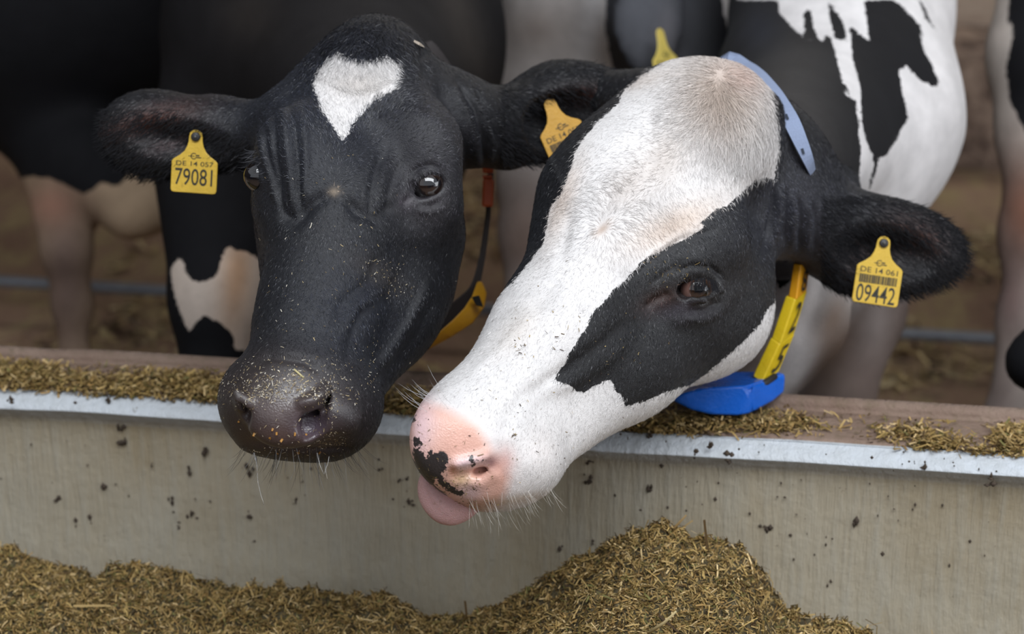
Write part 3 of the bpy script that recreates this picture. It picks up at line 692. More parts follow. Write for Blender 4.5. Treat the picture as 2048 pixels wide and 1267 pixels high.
# ear fringe, whiskers, straw bits on the nose
def ring_hairs(V, Q, A, box_, n, L, dirf, spread, name, W, col, parent, jit=.3):
    N = vnormals(V, Q); x, y = pix(V); ok = np.nonzero((x > box_[0]) & (x < box_[2]) & (y > box_[1]) & (y < box_[3]) & (-(N*unit(V)).sum(1) > -.25))[0]
    if len(box_) > 4: ok = ok[box_[4](x[ok], y[ok], V[ok])]
    i = rng.choice(ok, n); D = dirf(x[i], y[i], V[i])*spread+N[i]*(1-spread*.6)+rng.normal(0, jit, (n, 3))
    return strands(name, V[i], D, L*rng.uniform(.4, 1.2, n), W, col(n), parent, mat=EARFUR if name == 'ear_hair' else None, sag=.15)
dk = lambda n: np.array(BLACK)*rng.uniform(.6, 2.0, (n, 1))
pale = lambda n: np.array((.62, .58, .52))*rng.uniform(.5, 1.2, (n, 1))
fx = lambda *d: (lambda x, y, V: np.tile(np.array(d, float), (len(x), 1)))
ring_hairs(V1, Q1, A1, (200, 215, 500, 365, lambda x, y, V: y > 205+np.clip(x-330, 0, 200)*.45), 3800, .012, fx(-.8, .5, -.1), 1.3, 'ear_hair', .0005, dk, cowA)
ring_hairs(V1, Q1, A1, (1000, 120, 1290, 330), 3500, .012, fx(.8, .4, -.1), 1.3, 'ear_hair', .0005, dk, cowA)
ring_hairs(V1, Q1, A1, (455, 893, 745, 932), 90, .032, lambda x, y, V: np.stack([(x-600)/150, np.full(len(x), .8), np.full(len(x), -.3)], 1), .9, 'whiskers', .00028, lambda n: np.where(rng.random((n, 1)) < .3, .22, .02)*np.ones((n, 3)), cowA, .25)
ring_hairs(V1, Q1, A1, (470, 300, 530, 345), 160, .016, fx(-.9, .3, -.3), .8, 'eyelashes', .0005, lambda n: dk(n)*3, cowA)
def crumbs(name, V, Q, spots, parent, label=None, L=.0035, W=.0011, pal=None):
    N = vnormals(V, Q); x, y = pix(V); P, Ns = [], []
    fr = -(N*unit(V)).sum(1)
    for (px, py, rx, ry, n) in spots:
        ok = np.nonzero((np.abs(x-px) < 2.2*rx) & (np.abs(y-py) < 2.2*ry) & (fr > .1))[0]
        if not len(ok): continue
        g = np.exp(-((x[ok]-px)/rx)**2-((y[ok]-py)/ry)**2); i = rng.choice(ok, n, p=g/g.sum()); P.append(V[i]+N[i]*.0008+rng.normal(0, .0008, (n, 3))); Ns.append(N[i])
    P = np.concatenate(P); Ns = np.concatenate(Ns)
    return scatter(name, c2w(P), c2w(Ns)-CAM, L, W, parent, pal=np.array([(.55, .47, .33), (.42, .33, .18), (.25, .18, .09), (.65, .6, .5)]) if pal is None else pal, pw=np.ones(4), lift=.2)
crumbs('feed_crumbs', V1, Q1, [(570, 775, 90, 24, 650), (600, 735, 90, 20, 70), (500, 800, 26, 20, 90), (640, 790, 22, 16, 130), (665, 830, 12, 40, 90), (660, 880, 30, 20, 110), (570, 860, 70, 26, 50), (560, 905, 70, 10, 120), (745, 720, 8, 60, 40), (700, 750, 60, 60, 40), (755, 540, 40, 20, 60), (790, 575, 20, 16, 26), (700, 450, 110, 110, 40), (640, 600, 120, 160, 60), (560, 640, 40, 80, 20)], cowA, 'pale feed crumbs stuck to the muzzle', .0018, .00055)
# ============ white-faced cow reaching over the trough
v = Vol(cp(815, 90, 1.92)-[.02, .03, .12], cp(1945, 1045, 2.05)+[.075, .03, .52], H)
limb(v, (1385, 285, 2.15, 158), (1270, 370, 2.13, 158), .04)
ball(v, (1440, 228, 2.17, 97), .035)
limb(v, (1203, 400, 2.11, 106), (1352, 240, 2.17, 98), .035)
limb(v, (1206, 405, 2.11, 106), (1178, 475, 2.10, 90), .035)
limb(v, (1400, 480, 2.10, 100), (1340, 560, 2.09, 90), .04)
limb(v, (1245, 470, 2.12, 150), (1120, 655, 2.05, 112), .05)
limb(v, (1120, 655, 2.05, 112), (985, 815, 1.99, 104), .05)
limb(v, (1425, 515, 2.20, 118), (1400, 610, 2.18, 132), .05)
limb(v, (1390, 605, 2.18, 132), (1250, 722, 2.10, 104), .05)
limb(v, (1250, 720, 2.10, 104), (1065, 890, 2.02, 72), .04)
ellp(v, (955, 892, 1.98), (140, 112, 120), rot_axes(38), .03)
ellp(v, (1035, 905, 1.995), (82, 90, 92), rot_axes(-30), .03)
ellp(v, (905, 872, 1.945), (84, 92, 62), rot_axes(30, -15, 10), .02)
ellp(v, (990, 958, 2.00), (90, 50, 84), rot_axes(-14), .02)
ellp(v, (914, 926, 1.955), (92, 62, 60), rot_axes(36), .012)
# neck stub into the body, ears
limb(v, (1500, 330, 2.25, 150), (1560, 400, 2.36, 160), .05)
limb(v, (1535, 400, 2.23, 88), (1650, 462, 2.27, 66), .04)
ellp(v, (1775, 488, 2.29), (158, 92, 66), rot_axes(12, 10, -6), .035)
ellp(v, (1725, 500, 2.29), (110, 88, 60), rot_axes(20, 10, -6), .03)
ellp(v, (1785, 512, 2.235), (112, 60, 76), rot_axes(13, 12, -6), .012, True)
limb(v, (1320, 205, 2.24, 72), (1225, 192, 2.29, 52), .03)
dE = v.depth(1385, 576)
ellp(v, (1388, 576, dE+.004), (40, 23, 42), rot_axes(-6), .005, True)
lids(v, (1392, 577, dE+.0165), .0175, [([(1344, 582), (1358, 566), (1376, 554), (1400, 548), (1424, 552), (1438, 566), (1440, 578)], 9), ([(1344, 582), (1364, 593), (1384, 600), (1406, 599), (1426, 588), (1440, 576)], 6)])
dT3 = min(v.depth(a, b) or 9 for a, b in ((1767, 486), (1750, 530), (1780, 530), (1735, 560), (1790, 570), (1730, 590), (1780, 595))); surfB = [v]
d = v.depth(965, 930)
limb(v, (985, 902, d+.016, 11), (980, 922, d+.012, 15), .006, True); limb(v, (980, 922, d+.012, 14), (955, 944, d+.008, 9), .006, True); limb(v, (980, 920, d+.012, 14), (1004, 924, d+.05, 11), .004, True); limb(v, (960, 944, d+.002, 7), (915, 954, d-.002, 5), .008, True)
d = v.depth(940, 1005) or 1.97

ST = [([(895, 930), (925, 922), (960, 915), (985, 905)], 11, 4.2), ([(930, 960), (965, 962), (1000, 940)], 16, 1.8),
      
      ([(1345, 545), (1380, 530), (1420, 533), (1448, 556)], 5, -2.6), ([(1372, 622), (1405, 620), (1440, 600)], 6, -1.8), ([(1365, 636), (1410, 636), (1450, 612)], 6, 1.6),
      ([(1340, 585), (1310, 600), (1290, 618)], 8, -2.6), ([(1260, 560), (1300, 520), (1360, 480), (1440, 455)], 6, -1.8), ([(1265, 545), (1310, 500), (1370, 462)], 6, 1.4), ([(1300, 570), (1330, 545), (1370, 520)], 6, -1.4),
      ([(1548, 365), (1545, 420), (1535, 470), (1520, 520)], 6, -3.), ([(1560, 370), (1558, 425), (1550, 480)], 6, 2.6), ([(1572, 375), (1572, 430), (1568, 490)], 5, -3.), ([(1585, 385), (1587, 440), (1582, 500)], 6, 2.4), ([(1598, 392), (1602, 445), (1598, 505)], 5, -2.8),
      ([(1612, 398), (1618, 450), (1612, 505)], 6, 2.2), ([(1626, 402), (1634, 455), (1628, 505)], 5, -2.4), ([(1642, 402), (1652, 455), (1645, 505)], 6, 1.6),
      ([(1330, 640), (1380, 640), (1440, 610), (1490, 560)], 16, 2.), ([(1250, 640), (1200, 690), (1130, 740), (1080, 770)], 14, -2.2), ([(1270, 665), (1220, 715), (1150, 760), (1090, 790)], 14, 1.8),
      ([(1110, 760), (1050, 790), (1020, 830), (1010, 880)], 16, -2.), ([(1145, 420), (1130, 470), (1120, 520)], 14, -2.), ([(1320, 300), (1290, 350), (1240, 410), (1205, 460)], 16, -3.), ([(1090, 300), (1110, 340), (1130, 380)], 7, 1.5),
      ([(1075, 620), (1000, 700), (935, 760)], 12, 1.4), ([(1120, 560), (1060, 620)], 18, -1.8), ([(1180, 430), (1215, 470), (1240, 520)], 14, -1.5), ([(860, 800), (900, 805), (960, 840), (985, 880)], 14, -1.2)]
LM = [(1385, 520, 60, 34, -20, 4), (1150, 400, 46, 60, 0, 3), (1250, 430, 60, 80, 30, -2.5), (1400, 330, 60, 60, 0, 2), (1090, 800, 60, 30, -40, -2.5), (1065, 930, 40, 36, 0, 3), (1300, 640, 50, 30, -30, -3), (1420, 650, 60, 50, 0, 2), (1200, 640, 80, 50, -50, 1.5)]
V3, Q3 = v.surface(); V3 = sculpt(V3, Q3, ST, LM, 1.4)
WF = [[(1322, 128), (1285, 150), (1262, 170), (1248, 180), (1238, 205), (1215, 228), (1200, 238), (1180, 262), (1160, 285), (1150, 305), (1142, 340), (1128, 370), (1118, 395), (1103, 412), (1096, 440), (1090, 470), (1085, 490), (1030, 560), (800, 760), (790, 1060), (1130, 1060), (1330, 850), (1460, 790), (1520, 720), (1548, 640), (1554, 600), (1533, 620), (1520, 648), (1490, 680), (1462, 706), (1440, 722), (1420, 742), (1398, 758), (1380, 770), (1350, 778), (1325, 786), (1308, 795), (1290, 802), (1272, 808), (1250, 812), (1247, 800), (1240, 788), (1228, 780), (1226, 765), (1220, 758), (1200, 766), (1185, 775), (1168, 784), (1150, 780), (1138, 770), (1115, 762), (1108, 757), (1118, 740), (1128, 728), (1138, 710), (1148, 690), (1160, 672), (1175, 650), (1180, 632), (1195, 615), (1210, 600), (1225, 580), (1245, 565), (1270, 540), (1278, 524), (1300, 512), (1325, 500), (1345, 488), (1370, 478), (1398, 460), (1408, 452), (1400, 446), (1430, 420), (1455, 410), (1480, 390), (1492, 375), (1510, 360), (1535, 355), (1548, 362), (1551, 345), (1552, 330), (1560, 300), (1556, 250), (1545, 200), (1535, 165), (1510, 135), (1490, 60), (1380, 60), (1335, 100)]]
PG = [[(828, 898), (836, 896), (845, 902), (852, 912), (858, 900), (870, 902), (880, 900), (893, 904), (901, 918), (893, 930), (895, 945), (884, 942), (886, 955), (894, 966), (912, 976), (918, 990), (900, 984), (884, 970), (872, 958), (868, 966), (884, 980), (894, 990), (886, 992), (868, 976), (850, 960), (834, 944), (825, 925), (826, 908)], [(827, 873), (838, 874), (843, 884), (838, 893), (828, 890)], [(916, 978), (928, 976), (931, 986), (922, 991), (915, 986)], [(826, 832), (832, 830), (828, 842), (823, 845)], [(940, 912), (946, 914), (945, 921), (939, 921)], [(943, 925), (950, 926), (950, 932), (943, 932)], [(966, 915), (971, 916), (969, 924), (964, 923)], [(950, 918), (955, 919), (954, 922)]]
PK = (.74, .41, .33)
A3 = coat(V3, WF, PG,
          light=[('p', [(800, 815), (848, 806), (880, 812), (905, 824), (930, 836), (955, 852), (972, 880), (985, 905), (1008, 925), (1018, 955), (1012, 985), (1000, 1008), (900, 1040), (780, 1000)], (.76, .43, .33), .95, 24), (930, 905, 85, 40, 40, PK, .6), (850, 840, 26, 60, 0, (.80, .58, .58), .7), (1010, 920, 22, 30, 0, (.60, .30, .25), .7), (982, 924, 13, 13, 0, (.22, .085, .07), 1.), (925, 960, 20, 16, 0, (.50, .36, .14), .6), (840, 860, 16, 50, 0, (.78, .55, .57), .8), (935, 925, 40, 12, -10, (.80, .60, .62), .9), (905, 938, 10, 12, 0, (.50, .20, .10), .8), (940, 985, 26, 18, 0, (.74, .55, .56), .8),  # dark red nostril spot also paints in the shade of the hollow
                 (1030, 1000, 90, 12, -10, (.45, .32, .2), .6), (1440, 190, 80, 90, 0, (.58, .46, .37), .8), (1480, 150, 40, 30, 20, (.70, .50, .42), .6), (1330, 320, 40, 60, 20, (.66, .57, .50), .55), (1260, 370, 40, 60, 40, (.66, .58, .52), .5), (1350, 450, 100, 36, -25, (.70, .54, .42), .7), (1205, 458, 20, 9, -40, (.42, .30, .22), .8), (1125, 400, 24, 90, 20, (.70, .56, .46), .6), (1035, 660, 30, 60, 40, (.66, .57, .48), .35), (1080, 900, 40, 50, 0, (.78, .70, .66), .4), (1440, 205, 16, 50, 0, (.42, .33, .27), .35), (1280, 160, 60, 20, -15, (.66, .56, .48), .5)],
          dark=[(1385, 580, 90, 50, 0, (.030, .027, .026), .6), (1340, 480, 110, 50, -30, (.026, .026, .028), .7), (1320, 600, 40, 20, -20, (.05, .022, .014), .7), (1360, 620, 60, 20, 0, (.030, .024, .034), .6), (1590, 430, 110, 110, 0, (.026, .027, .036), .9), (1830, 470, 60, 30, 20, (.05, .018, .012), .8), (1730, 520, 60, 40, 0, (.035, .018, .015), .7)],  # bluish spot at the ear base paints coat sheen into the black
          skin=[(895, 905, 80, 75, 30, 1.), (940, 965, 60, 30, 20, .9), (990, 925, 22, 22, 0, .6), (1385, 606, 40, 8, 0, .8)])
# rest of the body: neck, chest and forelegs behind the low wall
bl = Vol(cp(1440, -420, 2.7)-[.06, .1, .55], cp(1930, 900, 2.9)+[.08, .25, 1.4], .0075)
limb(bl, (1540, 330, 2.32, 150), (1660, 240, 2.66, 206), .1)
limb(bl, (1680, 60, 2.78, 222), (1672, 230, 2.70, 222), .1)
limb(bl, (1690, -80, 2.9, 215), (1760, -420, 3.8, 300), .1)
limb(bl, (1760, -420, 3.8, 300), (1800, -700, 4.7, 320), .1)
limb(bl, (1672, 250, 2.70, 218), (1625, 520, 2.58, 120), .06)
limb(bl, (1600, 500, 2.5, 112), (1580, 630, 2.46, 106), .05)
limb(bl, (1570, 640, 2.46, 100), (1525, 780, 2.47, 62), .05)
limb(bl, (1735, 360, 2.80, 120), (1718, 620, 2.86, 84), .06)
limb(bl, (1718, 620, 2.86, 88), (1665, 800, 2.86, 76), .03); limb(bl, (1665, 800, 2.86, 74), (1650, 1010, 2.9, 45), .03)
limb(bl, (1560, 420, 2.9, 100), (1560, 700, 3.0, 70), .06); limb(bl, (1560, 700, 3.0, 66), (1558, 940, 3.05, 42), .03)
V4, Q4 = bl.surface(); V4 = sculpt(V4, Q4, [([(1480, 690), (1530, 640), (1580, 640)], 12, 8), ([(1620, 480), (1600, 600), (1560, 700)], 16, 6), ([(1660, 500), (1640, 600), (1600, 690)], 18, -6), ([(1540, 520), (1550, 600), (1500, 690)], 10, -6)])
x4, y4 = pix(V4); f4 = [[(1445, -60), (1465, 0), (1556, 0), (1560, 28), (1590, 60), (1618, 83), (1612, 72), (1606, 45), (1608, 20), (1622, 20), (1628, 60), (1642, 86), (1652, 70), (1662, 72), (1682, 150), (1692, 190), (1712, 200), (1722, 310), (1716, 380), (1700, 392), (1690, 440), (1640, 470), (1560, 440), (1450, 400)],
      [(1656, 8), (1664, 6), (1684, 40), (1692, 60), (1688, 82), (1672, 78), (1662, 50)], [(1702, 54), (1720, 68), (1738, 82), (1728, 0), (1790, 0), (1812, 20), (1840, 50), (1848, 80), (1838, 62), (1846, 95), (1864, 130), (1878, 165), (1872, 174), (1850, 165), (1828, 150), (1812, 130), (1798, 140), (1802, 170), (1812, 215), (1818, 240), (1806, 250), (1792, 280), (1772, 312), (1756, 316), (1752, 345), (1738, 378), (1738, 368), (1748, 330), (1745, 310), (1734, 285), (1724, 255), (1722, 180), (1708, 130), (1702, 90)],
      [(1838, 0), (1846, 5), (1856, 30), (1872, 62), (1866, 56), (1850, 38)], [(1555, 505), (1585, 500), (1600, 520), (1590, 555), (1560, 580), (1552, 560)], [(1684, 170), (1692, 165), (1700, 190), (1696, 185)]]
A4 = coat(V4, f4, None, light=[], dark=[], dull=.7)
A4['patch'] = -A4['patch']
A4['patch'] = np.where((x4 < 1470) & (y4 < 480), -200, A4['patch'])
A4['light'] = paint((.76, .73, .72), V4, [(1510, 690, 60, 80, 20, (.42, .30, .22), .8), (1600, 600, 60, 120, 0, (.78, .72, .69), .6), ('p', [(1730, 590), (1650, 705), (1600, 775), (1560, 800), (1540, 1100), (1830, 1100), (1830, 590)], (.20, .150, .130), 1., 30), (1650, 740, 40, 110, 20, (.085, .058, .044), .9), (1665, 640, 36, 70, 20, (.28, .18, .12), .8), (1755, 640, 40, 80, 0, (.36, .31, .29), .7), (1640, 830, 140, 60, 0, (.12, .09, .075), .9), (1760, 260, 100, 120, 0, (.80, .78, .78), .4)])  # brown leg, with shaded left side and lit right edge painted in
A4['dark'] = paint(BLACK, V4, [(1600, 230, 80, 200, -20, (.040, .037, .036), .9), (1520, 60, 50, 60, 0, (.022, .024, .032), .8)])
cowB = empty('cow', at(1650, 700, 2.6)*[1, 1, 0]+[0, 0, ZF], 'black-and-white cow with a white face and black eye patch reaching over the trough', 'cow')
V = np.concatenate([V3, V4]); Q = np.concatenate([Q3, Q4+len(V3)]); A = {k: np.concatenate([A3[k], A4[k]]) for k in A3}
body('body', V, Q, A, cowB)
eyeball(cowB, 1392, 577, dE+.0165, .0175, (.38, .1, -1), (.04, .02, .012), True)
flowB = flow_field([('r', 1205, 458, 1, 90), ('r', 1440, 150, 1, 95), (1400, 330, -.1, 1, 60), (1300, 330, -.7, -.3, 70), (1100, 640, -.6, .8, 190), (1000, 800, -.3, 1, 130), (1150, 330, -.5, .6, 80), (1380, 420, .6, .5, 90), (1300, 700, .2, 1, 150), (1450, 560, .3, .8, 120), (1650, 450, 1, .3, 120), (1800, 500, 1, .5, 120), (1330, 250, -.8, .2, 60)], (-.4, .8))
def lenB(x, y): return .0058+.016*np.exp(-((x-1440)/85)**2-((y-220)/80)**2)+.006*np.exp(-((x-1500)/60)**2-((y-300)/80)**2)+.005*np.exp(-((x-1230)/110)**2-((y-430)/90)**2)+.002*(x > 1640)
fur(V3, Q3, A3, 120000, flowB, lenB, .00045, .16, lambda x, y, C: 1+1.3*(np.hypot(x-1440, y-230) < 130)-.8*(np.hypot(x-905, y-905) < 90), 'short_coat', cowB)
ring_hairs(V3, Q3, A3, (1640, 390, 1935, 610), 6500, .014, fx(.8, .5, -.1), 1.3, 'ear_hair', .0005, dk, cowB)
ring_hairs(V3, Q3, A3, (840, 780, 905, 830), 16, .036, fx(-.6, -.5, -.2), .9, 'whiskers', .00028, lambda n: np.full((n, 3), .6), cowB, .2)
ring_hairs(V3, Q3, A3, (930, 975, 1115, 1030), 70, .024, fx(.45, .9, 0), 1., 'whiskers', .0002, pale, cowB, .25)
xs_ = rng.uniform(1382, 1432, 70); R = np.array([cp(a, 556+(a-1400)**2*.004, dE-.005) for a in xs_])
strands('eyelashes', R, np.stack([(xs_-1395)*.006, np.full(70, 1.), np.full(70, -.45)], 1)+rng.normal(0, .1, (70, 3)), .016, .0005, (.006, .006, .008), cowB, EARFUR, sag=.3)
crumbs('feed_crumbs', V3, Q3, [(930, 965, 30, 12, 60), (870, 950, 40, 30, 50), (850, 860, 20, 40, 20), (1025, 872, 6, 5, 10), (1000, 880, 120, 90, 60), (1100, 700, 90, 90, 45), (1350, 540, 50, 26, 60), (1250, 680, 60, 60, 30), (950, 1005, 40, 8, 80), (1040, 690, 16, 20, 20)], cowB, None, .0020, .0008, np.array([(.16, .11, .05), (.30, .22, .09), (.06, .04, .03), (.2, .15, .08)]))
# tongue
tv = Vol(cp(820, 920, 1.95)-[.01, .01, .05], cp(960, 1050, 2.0)+[.02, .02, .06], .0022)
limb(tv, (970, 970, 2.00, 30), (900, 980, 1.985, 50), .02, flat=((0, 0, 1), 1.7))
ellp(tv, (893, 985, 1.985), (62, 50, 20), rot_axes(62), .02); ellp(tv, (925, 1000, 1.985), (44, 22, 18), rot_axes(-20), .02)
V, Q = tv.surface(); V = sculpt(V, Q, [([(850, 960), (870, 1000), (900, 1030)], 5, .8)])
s = NT('wet_tongue'); s.set(Base_Color=s.mix(s.mr(s.noise(160, 5, .7, s.obj()), .58, .74), (.62, .37, .36), (.36, .22, .15)), Roughness=.34, Specular_IOR_Level=.6, Subsurface_Weight=.1); s.bump(s.noise(900, 2, .5, s.obj()), .001)
mesh('tongue', c2w(V), Q, s.m, cowB)
#PART4
# ============ cows farther back
def simple_cow(name_label, lo, hi, h, limbs, base, white=None, white_val=-400., eyes=(), **kw):
    b_ = Vol(lo, hi, h)
    for a, b, k in limbs: limb(b_, a, b, k)
    for e in eyes: ellp(b_, *e)
    V, Q = b_.surface(); A = coat(V, white, None, white_val=white_val, dull=1 if 'ear' not in name_label else .6, **kw)
    e = empty('cow', at(*base)*[1, 1, 0]+[0, 0, ZF], name_label, 'cow'); body('body', V, Q, A, e); return e, V, Q, A, b_
HID = (.50, .40, .30)
simple_cow('black cow standing side-on at the far left with a pale belly and pinkish hind leg', cp(-420, -420, 3.4)-[.1, .1, .5], cp(430, 960, 3.5)+[.1, .2, .6], .012,
    [((60, -30, 3.55, 300), (250, -80, 3.55, 330), .1), ((-250, -60, 3.6, 290), (60, -30, 3.55, 300), .1),
     ((110, 240, 3.5, 110), (125, 430, 3.42, 52), .08), ((125, 430, 3.42, 50), (133, 500, 3.40, 47), .03), ((133, 500, 3.40, 46), (145, 610, 3.42, 36), .03), ((145, 610, 3.42, 36), (150, 720, 3.42, 28), .03), ((150, 720, 3.42, 27), (152, 980, 3.44, 26), .03),
     ((170, 330, 3.42, 90), (250, 405, 3.36, 55), .05), ((250, 405, 3.36, 55), (258, 432, 3.34, 42), .03), ((300, 400, 3.36, 60), (420, 380, 3.4, 70), .05)],
    (60, 700, 3.5), [[(60, 352), (95, 356), (110, 360), (140, 374), (165, 388), (185, 382), (197, 366), (206, 364), (225, 372), (240, 370), (254, 352), (264, 330), (262, 300), (500, 300), (500, 1200), (-60, 1200), (-60, 380)]],
    lightbase=(.36, .26, .17), light=[(130, 560, 75, 240, 0, (.13, .088, .074), .97), (100, 410, 50, 40, 0, (.33, .17, .12), .8)])
cowD, VD, QD, AD, bD = simple_cow('pale grey cow with a black neck and raised ear behind the two front cows', cp(880, -420, 3.0)-[.1, .1, .35], cp(1560, 960, 3.2)+[.2, .25, 1.0], .010,
    [((1130, -60, 3.45, 250), (1150, 40, 3.45, 230), .1), ((1130, -60, 3.5, 250), (1150, -260, 3.9, 260), .1), ((1090, 160, 3.4, 120), (1060, 360, 3.35, 62), .08), ((1060, 360, 3.35, 60), (1048, 470, 3.32, 44), .04), ((1048, 470, 3.32, 44), (1052, 900, 3.34, 30), .04),
     ((1200, -40, 3.3, 180), (1400, -30, 3.05, 92), .1), ((1400, -60, 3.02, 84), (1396, 190, 2.92, 62), .06), ((1350, 60, 2.95, 50), (1300, 130, 2.86, 24), .04), ((1396, 190, 2.92, 60), (1380, 420, 2.9, 46), .05)],
    (1200, 700, 3.2), [[(-500, -900), (1240, -900), (1216, -60), (1210, 60), (1230, 160), (1300, 420), (1300, 1200), (-500, 1200)], [(1442, -60), (1446, 20), (1456, 55), (1458, 70), (1500, 60), (1500, -60)]],
    eyes=[((1300, 30, 2.845), (78, 122, 20), rot_axes(6, 0, 18), .02)],
    lightbase=(.50, .46, .44), light=[(1070, 60, 60, 50, 0, (.26, .21, .18), .7), (1180, 60, 24, 140, 8, (.62, .60, .60), .8), (1050, 470, 90, 160, 0, (.22, .15, .12), .95)],
    dark=[(1290, 30, 80, 120, 0, (.095, .098, .112), .9), (1335, 70, 22, 60, 0, (.16, .15, .16), .5)])  # black ear painted grey with a paler streak to imitate its sheen
simple_cow('pale hind leg and black flank of a cow cut off by the right edge', cp(1960, -420, 2.9)-[.1, .1, .2], cp(2500, 960, 3.1)+[.1, .25, .6], .010,
    [((2300, -100, 3.2, 270), (2300, 60, 3.2, 240), .1), ((2180, 60, 3.1, 150), (2085, 120, 3.0, 84), .08), ((2074, -150, 3.0, 80), (2080, 110, 3.0, 86), .05), ((2080, 110, 3.0, 86), (2066, 260, 3.0, 62), .05), ((2066, 260, 3.0, 62), (2056, 470, 2.98, 50), .05), ((2056, 470, 2.98, 50), (2040, 640, 2.98, 38), .04), ((2040, 640, 2.98, 38), (2008, 850, 2.98, 38), .04), ((2008, 850, 2.98, 36), (2000, 1010, 2.98, 34), .04)],
    (2200, 700, 3.1), [[(1900, -500), (2022, -300), (2018, 0), (2014, 60), (2024, 45), (2026, 70), (2016, 110), (2012, 140), (2020, 200), (2048, 260), (2100, 330), (2400, 500), (2400, 1300), (1700, 1300)]],
    lightbase=(.44, .39, .35), light=[(2030, 420, 70, 150, 0, (.17, .095, .07), .95), (2060, 430, 40, 90, 0, (.18, .075, .045), .8), (2020, 600, 50, 100, 0, (.17, .11, .10), .9), (2000, 800, 60, 130, 0, (.20, .155, .14), .9)])
simple_cow('black muzzle of another cow poking in at the right edge above the ledge', cp(1980, -420, 2.45)-[.05, .2, .12], cp(3000, 1100, 2.9)+[.3, .2, 2.0], .010,
    [((2062, 726, 2.55, 46), (2110, 712, 2.56, 60), .03), ((2110, 712, 2.56, 64), (2260, 620, 2.62, 100), .05), ((2260, 620, 2.62, 110), (2380, 520, 2.7, 130), .05), ((2380, 520, 2.7, 130), (2480, 300, 3.1, 190), .08), ((2480, 300, 3.1, 190), (2620, 100, 3.5, 330), .1), ((2620, 100, 3.5, 330), (2800, -60, 4.6, 300), .1), ((2500, 330, 3.3, 130), (2480, 640, 3.3, 60), .06), ((2480, 640, 3.3, 60), (2480, 1050, 3.35, 36), .04), ((2700, 330, 3.3, 130), (2700, 640, 3.3, 60), .06), ((2700, 640, 3.3, 60), (2700, 1050, 3.35, 36), .04), ((2780, 100, 4.4, 180), (2780, 560, 4.4, 60), .06), ((2780, 560, 4.4, 50), (2780, 700, 4.4, 40), .04)],
    (2500, 700, 3.3), None)
# ============ ear tags
PLAST = {}
def tag_plastic(name, col, dirt=.5):
    s = NT(name); ob = s.obj()
    c = s.mix(s.mr(s.noise(60, 4, .65, ob), .3, .7), tuple(x*.86 for x in col), col)
    c = s.mix(s.math('MULTIPLY', s.mr(s.noise(95, 5, .7, ob), .62, .74), dirt), c, (.16, .07, .02))
    s.set(Base_Color=c, Roughness=.42, Specular_IOR_Level=.45, Subsurface_Weight=.05); s.bump(s.noise(400, 3, .5, ob), .0004); return s.m
INK = plain('printed_ink', (.035, .032, .022), .55, var=.25, scale=600)
def planar(pts, faces_2d, frame, z):
    O, ex, ey, n = frame; P = np.array(pts, float); return O+P[:, :1]*ex+P[:, 1:2]*ey+n*z
def text_flat(txt, x0, y0, x1, y1):
    """letters as flat polygons stretched into a box of the tag's own plane (y down)"""
    cu = bpy.data.curves.new('t', 'FONT'); cu.body = txt; cu.resolution_u = 3; cu.offset = .004
    o = bpy.data.objects.new('t', cu); sc.collection.objects.link(o); bpy.context.view_layer.update()
    me = bpy.data.meshes.new_from_object(o.evaluated_get(bpy.context.evaluated_depsgraph_get()))
    n = len(me.vertices); co = np.zeros(n*3, np.float32); me.vertices.foreach_get('co', co); co = co.reshape(-1, 3)[:, :2].astype(float)
    F_ = [tuple(p.vertices) for p in me.polygons]
    bpy.data.objects.remove(o); bpy.data.curves.remove(cu); bpy.data.meshes.remove(me)
    lo, hi = co.min(0), co.max(0); u = (co-lo)/(hi-lo)
    return np.stack([x0+u[:, 0]*(x1-x0), y1+u[:, 1]*(y0-y1)], 1), F_
def poly_mesh(name, V, faces, mat, parent, label=None, smooth=False):
    tris = []
    for f in faces:
        for i in range(1, len(f)-1): tris.append((f[0], f[i], f[i+1]))
    return mesh(name, V, np.array(tris), mat, parent, smooth, label=label)
def bars(rects):
    P, Fc = [], []
    for (a, b, c, d) in rects:
        k = len(P); P += [(a, b), (c, b), (c, d), (a, d)]; Fc.append((k, k+1, k+2, k+3))
    return np.array(P, float), Fc
def logo(cx_, cy_, r):
    P, Fc = [], []
    th = np.radians(np.linspace(50, 310, 15))
    for i in range(14):
        k = len(P)
        for t, q in ((th[i], r), (th[i+1], r), (th[i+1], r*.74), (th[i], r*.74)): P.append((cx_+q*math.cos(t), cy_-q*math.sin(t)))
        Fc.append((k, k+1, k+2, k+3))
    B, G = bars([(cx_-r*1.7, cy_-r*.10, cx_+r*.2, cy_+r*.12), (cx_+r*.55, cy_-r*.42, cx_+r*1.7, cy_-r*.02), (cx_+r*.45, cy_+r*.25, cx_+r*2.3, cy_+r*.55)])
    return np.concatenate([np.array(P), B]), Fc+[tuple(i+len(P) for i in f) for f in G]
def tag_outline(H_, hw=46, neck=13.5):
    R = [(0, -14), (7, -12), (12, -7), (neck, 0), (neck+.5, 10), (neck+3, 20), (neck+8, 30), (neck+17, 38.5), (hw-4, 46), (hw, 51), (hw, H_-6), (hw-2, H_-1.5), (hw-6, H_)]
    return R+[(-x, y) for x, y in R[::-1][:-1]]
